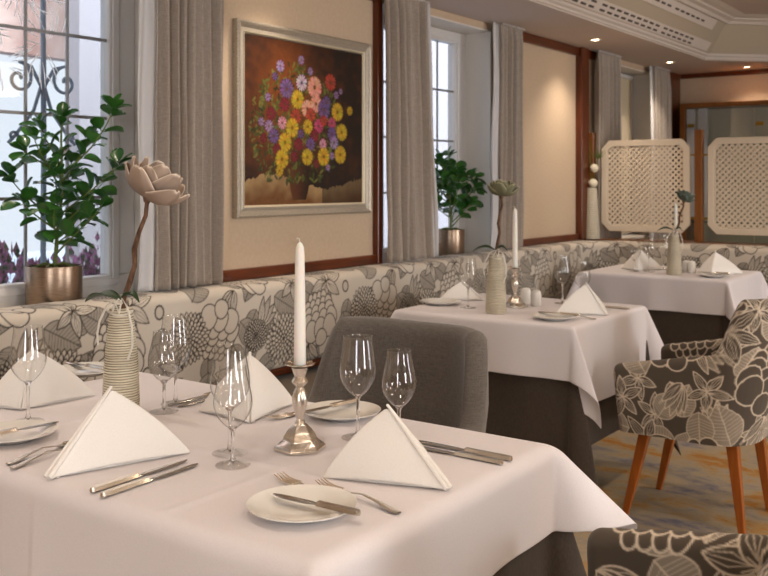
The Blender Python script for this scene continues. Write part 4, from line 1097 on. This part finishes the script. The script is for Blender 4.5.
# candlesticks with candles
cs0 = None
def candlestick(x, y, label, clabel, rz=0, hc=.25):
    global cs0
    if cs0 is None:
        cs0 = empty('candlestick', (x, y, Z), rz, label, 'candlestick', 'silver candlesticks')
        mb = MB(); mb.lathe([(0, 0), (.054, 0), (.055, .006), (.050, .011), (.046, .013), (.036, .021), (.034, .028), (.026, .040), (.016, .050), (.008, .055)], 6, rot=R(10))
        mb.build('base', M['silver'], cs0, bevel=.0015)
        MB().lathe([(.008, .053), (.011, .057), (.007, .061), (.009, .070), (.015, .090), (.0165, .105), (.012, .120), (.0075, .128), (.0135, .134), (.0175, .139), (.0135, .145), (.011, .150), (.015, .160), (.0175, .168)], 32).build('stem', M['silver'], cs0)
        mb = MB(); n = 48
        vs = []
        for (r0, z0, wv) in ((.013, .168, 0), (.020, .1715, .3), (.029, .174, 1), (.031, .1765, 1), (.022, .1755, .4), (.0135, .1735, 0)):
            for k in range(n):
                a = 2*PI*k/n; vs.append((r0*(1+.05*wv*math.cos(8*a))*math.cos(a), r0*(1+.05*wv*math.cos(8*a))*math.sin(a), z0+.0012*wv*math.cos(8*a)))
        mb.add(vs, [(i*n+k, i*n+(k+1) % n, (i+1)*n+(k+1) % n, (i+1)*n+k) for i in range(5) for k in range(n)]+[tuple(range(n-1, -1, -1)), tuple(5*n+k for k in range(n))]); mb.build('drip_pan', M['silver'], cs0)
        t = cs0
    else: t = copy_tree(cs0, (x, y, Z), rz, label)
    c = empty('candle', (x, y, Z+.174), 0, clabel, 'candle', 'white taper candles')
    MB().lathe([(0, 0), (.0125, 0), (.0125, .004), (.0115, hc*.5), (.0098, hc*.88), (.0085, hc*.955), (.005, hc*.985), (.0015, hc)], 24).build('wax', M['wax'], c)
    MB().tube([(0, 0, hc-.002), (-.001, 0, hc+.006), (-.006, .0, hc+.008), (-.009, 0, hc+.006)], .0011, 6).build('wick', M['wick'], c)
    return t
candlestick(1.571, 1.48, 'ornate silver candlestick on the front table', 'tall white taper candle on the front table', R(40), .252)
candlestick(.886, 3.715, 'ornate silver candlestick on the middle table beside the vase', 'white taper candle on the middle table', R(20), .26)
candlestick(.93, 5.70, 'ornate silver candlestick behind the vase on the rear table', 'white taper candle on the rear table behind the vase', 0, .25)

# vases with magnolia branches
vs0 = None
def yarn_vase(x, y, label, s=1, h=.245):
    global vs0
    if vs0 is None:
        pr = [(0, 0), (.040, 0)]; n = 60
        for i in range(n*4+1):
            t = i/(n*4); r_ = .0435-.017*t**1.1+.0035*math.sin(PI*t); pr.append((r_+.0011*math.sin(2*PI*n*.62*t), .002+(h-.006)*t))
        pr += [(.024, h), (.019, h), (.019, h-.06), (0, h-.06)]
        vs0 = empty('vase', (x, y, Z), 0, label, 'vase', 'vases wound with ivory yarn')
        MB().lathe(pr, 40).build('vase_body', M['vase'], vs0)
        mb = MB()
        ring_ = [(.027*math.cos(a), .027*math.sin(a), h-.012+.004*math.sin(2*a)) for a in [i*2*PI/20 for i in range(21)]]
        mb.tube(ring_, .0026, 6)
        mb.tube([(.02, -.022, h-.01), (.012, -.030, h+.022), (-.010, -.034, h+.008), (-.030, -.040, h-.03), (-.036, -.042, h-.06), (-.030, -.044, h-.088)], .0027, 6, flat=.6)
        mb.tube([(.02, -.022, h-.01), (.026, -.018, h+.026), (.040, -.014, h+.006), (.052, -.01, h-.04), (.054, -.01, h-.085), (.040, -.012, h-.12)], .0027, 6, flat=.6)
        mb.tube([(.0, -.026, h-.01), (.012, -.03, h+.01), (.024, -.026, h+.026), (.03, -.02, h+.014)], .0027, 6, flat=.6)
        mb.build('ribbon', M['ribbon'], vs0)
        return vs0
    return copy_tree(vs0, (x, y, Z), None, label)
def magnolia(x, y, z0, dx, dy, zt, size, pm, label, tilt=.5, az=0., seed=1, leafs=1):
    """twig from inside the vase neck to a magnolia head"""
    t = empty('magnolia_branch', (x, y, z0), 0, label, 'artificial flower', 'artificial magnolia branches in the vases')
    rnd = random.Random(seed); hgt = zt-z0
    pts = [(0, 0, 0)]+[(dx*(i/8)**1.2+.004*math.sin(i*2.1), dy*(i/8)**1.2+.004*math.cos(i*1.7), hgt*i/8) for i in range(1, 9)]
    MB().tube(pts, [.0064-.0014*i/8+(.0012 if i in (3, 5) else 0) for i in range(9)], 8).build('twig', M['bark'], t)
    mb = MB()
    if leafs:
        for (a, l, zz) in ((R(200), .10, .075), (R(20), .05, .078))[:2]:
            def lf(u, v, a=a, l=l, zz=zz):
                w = l*.30*math.sin(PI*min(.999, .03+.97*u))**.8; xx2 = l*u; q = (v-.5)*2
                return (xx2*math.cos(a)-q*w*math.sin(a), xx2*math.sin(a)+q*w*math.cos(a), zz+.018*math.sin(PI*u*.9)-.012*u+.010*q*q*math.sin(PI*u))
            mb.grid(lf, 14, 6)
        o = mb.build('leaf', M['magleaf'], t); md = o.modifiers.new('s', 'SOLIDIFY'); md.thickness = .0008
    mb = MB(); tn = []
    head = Vector(pts[-1])
    ax = Vector((math.sin(tilt)*math.cos(az), math.sin(tilt)*math.sin(az), math.cos(tilt))); s1 = ax.orthogonal().normalized(); s2 = ax.cross(s1)
    for (n, open_, l, w, off) in ((6, .92, 1.0, .36, 0), (5, .66, .98, .38, .5), (4, .40, .90, .36, .2), (3, .20, .74, .30, .9)):
        for i in range(n):
            a = off+2*PI*i/n+rnd.uniform(-.12, .12); op = open_*rnd.uniform(.85, 1.12); ll = size*l*rnd.uniform(.9, 1.08)
            rd = s1*math.cos(a)+s2*math.sin(a); sd = ax.cross(rd).normalized()
            nu, nv = 14, 10
            pn = (ax*math.sin(op)-rd*math.cos(op))          # petal's inner normal
            for iu in range(nu+1):
                u = iu/nu; ww = ll*w*(math.sin(PI*min(.985, .05+.93*u)**.85)**.62)
                for iv in range(nv+1):
                    q = iv/nv*2-1; an = q*1.15
                    p = head+(rd*math.sin(op)+ax*math.cos(op))*(ll*u)-pn*(.20*ll*math.sin(PI*u*.95))+sd*(ww*math.sin(an)/math.sin(1.15))+pn*(ww*.8*(1-math.cos(an)))
                    p = p+pn*(.02*ll*math.sin(q*5+i*2)*u)
                    mb.v.append(tuple(p)); tn.append(max(abs(q)**6, u**14, .72*u)*.999)
            o_ = len(mb.v)-(nu+1)*(nv+1)
            for iu in range(nu):
                for iv in range(nv):
                    k = o_+iu*(nv+1)+iv; mb.f.append((k, k+nv+1, k+nv+2, k+1)); mb.mi.append(0)
    o = mb.build('petals', pm, t)
    at = o.data.attributes.new('tone', 'FLOAT', 'POINT'); at.data.foreach_set('value', np.array(tn, np.float32))
    md = o.modifiers.new('s', 'SOLIDIFY'); md.thickness = .0012
    MB().lathe([(.004, -.012), (.009, -.004), (.011, .006), (.006, .012)], 12, c=tuple(head)).build('calyx', M['bark'], t)
    return t
yarn_vase(.994, 1.488, 'tall ivory yarn-wound vase with loose ribbon on the front table')
magnolia(.994, 1.488, Z+.187, .055, .035, 1.258, .112, M['petal_pink'], 'dusty pink magnolia head on a brown twig in the front vase', .45, R(35), 2)
yarn_vase(.911, 3.498, 'ivory yarn-wound vase with loose ribbon on the middle table')
magnolia(.911, 3.498, Z+.187, .02, .015, 1.24, .085, M['petal_green'], 'olive green magnolia head on a twig in the middle table vase', .12, R(35), 5)
yarn_vase(.968, 5.56, 'ivory yarn-wound vase on the rear table before the lattice')
magnolia(.968, 5.56, Z+.187, .05, .03, 1.185, .075, M['petal_dark'], 'dark sage green magnolia head on a twig in the rear table vase', .35, R(35), 8)

# salt and pepper
sh0 = None
for (x, y, lb) in ((.872, 3.845, 'white porcelain shaker right of the middle candlestick, left one of the two'), (.946, 3.80, 'white porcelain shaker on the middle table, right one of the two'), (.975, 5.76, 'white porcelain shaker right of the rear vase, left one'), (1.015, 5.74, 'white porcelain shaker right of the rear vase, right one')):
    if sh0 is None:
        sh0 = MB().lathe([(0, 0), (.022, 0), (.0245, .004), (.025, .03), (.0235, .055), (.020, .066), (.012, .0715), (.002, .073), (.0, .073)], 28).build('salt_shaker', M['porc'], loc=(x, y, Z)); tag(sh0, lb, 'shaker', 'white salt and pepper shakers')
    else: copy_tree(sh0, (x, y, Z), None, lb)

# ------------------------------------------------------------------ potted plants on the sills
def plant(x, y, z, rp, hp, hgt, spr, seed, label, nb=17, lscale=1.0):
    t = empty('potted_plant', (x, y, z), 0, label, 'potted plant', 'potted plants on the window sills')
    rnd = random.Random(seed)
    MB().lathe([(0, 0), (rp*.97, 0), (rp*.985, .003), (rp, hp-.004), (rp*.99, hp), (rp*.95, hp), (rp*.95, hp-.03), (0, hp-.03)], 64).build('pot', M['pot'], t)
    MB().lathe([(rp*.945, hp-.022), (rp*.5, hp-.016), (0.001, hp-.012)], 32).build('soil', M['soil'], t)
    st = MB(); lf = MB(); z0 = hp-.02
    def leafm(p, d, L, w):
        d = d.normalized(); up = Vector((0, 0, 1)); s_ = d.cross(up)
        s_ = s_.normalized() if s_.length > .05 else Vector((1, 0, 0)); n = s_.cross(d).normalized(); roll = rnd.uniform(-.7, .7)
        s_, n = s_*math.cos(roll)+n*math.sin(roll), n*math.cos(roll)-s_*math.sin(roll)
        NU, NV = 8, 4; vs = []
        for i in range(NU+1):
            u = i/NU; ww = w*.5*(math.sin(PI*min(.995, max(.02, u))**1.25)**.5 if u > 0 else .05)
            for j in range(NV+1):
                q = j/NV*2-1; vs.append(p+d*(L*u)+s_*(q*ww)+n*(.10*L*math.sin(PI*u)*.5+.14*w*q*q-.12*L*u*u))
        lf.add(vs, [(i*(NV+1)+j, (i+1)*(NV+1)+j, (i+1)*(NV+1)+j+1, i*(NV+1)+j+1) for i in range(NU) for j in range(NV)])
    def stem(p0, d0, L, r0, bendup, leafy):
        p = Vector(p0); d = Vector(d0).normalized(); pts = [tuple(p)]; n = max(5, int(L/.028)); tog = rnd.uniform(0, PI)
        for i in range(n):
            d = (d+Vector((rnd.uniform(-.09, .09), rnd.uniform(-.09, .09), bendup+rnd.uniform(-.05, .05)))).normalized(); 
            if p.x+d.x*L/n < -.075: d.x = abs(d.x)*.3; d.normalize()
            p = p+d*(L/n); pts.append(tuple(p))
            if i >= leafy and (i-leafy) % 2 == 0 or i == n-1:
                a = d.orthogonal().normalized(); b = d.cross(a); tog += PI/2
                for sg in (0, PI):
                    o_ = a*math.cos(tog+sg)+b*math.sin(tog+sg)
                    L_ = lscale*rnd.uniform(.064, .086)*(1-.25*(i/n)); q = p+o_*.010
                    st.tube([tuple(p), tuple(q)], .0014, 5); leafm(q, (o_*.9+d*.55+Vector((0, 0, .05))), L_, L_*rnd.uniform(.8, .95))
        L_ = lscale*.06; leafm(p, d, L_, L_*.7); leafm(p, d+Vector((.5, .3, 0)), L_*.8, L_*.5)
        st.tube(pts, [r0*(1-.6*i/n) for i in range(n+1)], 7)
        return [Vector(q) for q in pts]
    main = stem((0, 0, z0), (.02, .02, 1), hgt-hp, .008, .1, 7)
    for k in range(nb):
        a = 2*PI*k/nb+rnd.uniform(-.25, .25); q = main[min(len(main)-1, int(len(main)*(.10+.62*(k*7 % nb)/nb)))]
        el = rnd.uniform(.25, .9)
        dx_ = math.cos(a)*.75
        stem(q, (dx_, math.sin(a), el), spr*rnd.uniform(.62, 1.05)*(.9 if dx_ > 0 else .7), .0042, .03, 2)
    for k in range(9):       # low roots / bare twigs
        a = rnd.uniform(0, 2*PI); st.tube([(.0, 0, z0+.02), (.035*math.cos(a), .035*math.sin(a), z0+.028), (.08*math.cos(a), .08*math.sin(a), z0-.01+.02)], .004, 6)
    st.build('stem', M['bark'] if False else M['stem'], t)
    lf.build('foliage', M['leaf'], t)
    return t
plant(-.075, 2.05, .853, .098, .15, .70, .34, 11, 'green potted plant in a copper pot on the front window sill', 16)
plant(-.07, 4.72, .853, .085, .17, .62, .25, 21, 'green potted plant in a copper pot on the sill of the second window', 20, 1.05)

# tall striped vase with white pompom flowers beside the left lattice screen
tv = empty('tall_vase', (.065, 6.44, .889), 0, 'tall striped beige vase left of the lattice screen', 'vase')
pr = [(0, 0), (.059, 0)]+[(.059-.020*(i/80)**1.1+.0014*math.sin(i*1.9), .002+.365*i/80) for i in range(81)]+[(.028, .37), (.026, .36), (.026, .30), (0, .30)]
MB().lathe(pr, 32).build('vase_body', M['vase'], tv)
fb = empty('pompom_flower', (.065, 6.44, 1.20), 0, 'white pompom blossoms with green stems in the tall beige vase', 'artificial flower')
mb = MB(); rnd = random.Random(2)
for (dx, dz, r_) in ((.014, .09, .032), (.022, .20, .030)):
    st_ = []
    for i in range(13):
        for j in range(24):
            th_, ph_ = PI*i/12, 2*PI*j/24; q = r_*(1+.07*rnd.uniform(-1, 1)); st_.append((dx+q*math.sin(th_)*math.cos(ph_), q*math.sin(th_)*math.sin(ph_), dz+q*math.cos(th_)))
    mb.add(st_, [(i*24+j, i*24+(j+1) % 24, (i+1)*24+(j+1) % 24, (i+1)*24+j) for i in range(12) for j in range(24)])
mb.build('blossom', M['pompon'], fb)
mb = MB()
for (x1_, z1_) in ((.014, .09), (.02, .19), (-.035, .62), (-.01, .40), (.06, .30)):
    mb.tube([(0, 0, 0), (x1_*.5, .0, z1_*.55), (x1_, 0, z1_)], .002, 6)
for k in range(26):
    a = rnd.uniform(0, PI); l = rnd.uniform(.04, .08); mb.tube([(.055, 0, .27), (.055+l*math.cos(a)*.9, rnd.uniform(-.03, .03), .27+l*math.sin(a))], [.0025, .0008], 5)
mb.build('green_stems', M['stem'], fb)

# ------------------------------------------------------------------ world, camera
w = bpy.data.worlds.new('overcast'); S.world = w; w.use_nodes = True
bg = w.node_tree.nodes['Background']; bg.inputs[0].default_value = (.93, .96, 1, 1)
def wn(t): return w.node_tree.nodes.new(t)
tc = wn('ShaderNodeTexCoord'); dt = wn('ShaderNodeVectorMath'); dt.operation = 'DOT_PRODUCT'; dt.inputs[1].default_value = Vector((1, -.25, .35)).normalized()
mr = wn('ShaderNodeMapRange'); mr.interpolation_type = 'SMOOTHSTEP'; mr.inputs['From Min'].default_value = .1; mr.inputs['From Max'].default_value = .95; mr.inputs['To Min'].default_value = 1.05; mr.inputs['To Max'].default_value = 15
for a_, b_ in ((tc.outputs['Generated'], dt.inputs[0]), (dt.outputs['Value'], mr.inputs['Value']), (mr.outputs[0], bg.inputs[1])): w.node_tree.links.new(a_, b_)

cam = bpy.data.cameras.new('camera'); co_ = bpy.data.objects.new('camera', cam); COL.objects.link(co_); S.camera = co_
co_.location = (2.85, 0, 1.30); co_.rotation_euler = (R(90), 0, R(35.75))
cam.sensor_width = 36; cam.lens = 946/768*36
cam.shift_x = 0; cam.shift_y = -(288-182)/768
cam.dof.use_dof = True; cam.dof.focus_distance = 1.95; cam.dof.aperture_fstop = 9
cam.clip_start = .05

S.view_settings.view_transform = 'Standard'; S.view_settings.look = 'None'; S.view_settings.gamma = 1; S.view_settings.exposure = .16
S.view_settings.use_curve_mapping = False
S.cycles.max_bounces = 12; S.cycles.transmission_bounces = 12; S.cycles.transparent_max_bounces = 12; S.cycles.diffuse_bounces = 4; S.cycles.glossy_bounces = 5
S.cycles.caustics_reflective = False; S.cycles.caustics_refractive = False; S.cycles.sample_clamp_indirect = 4
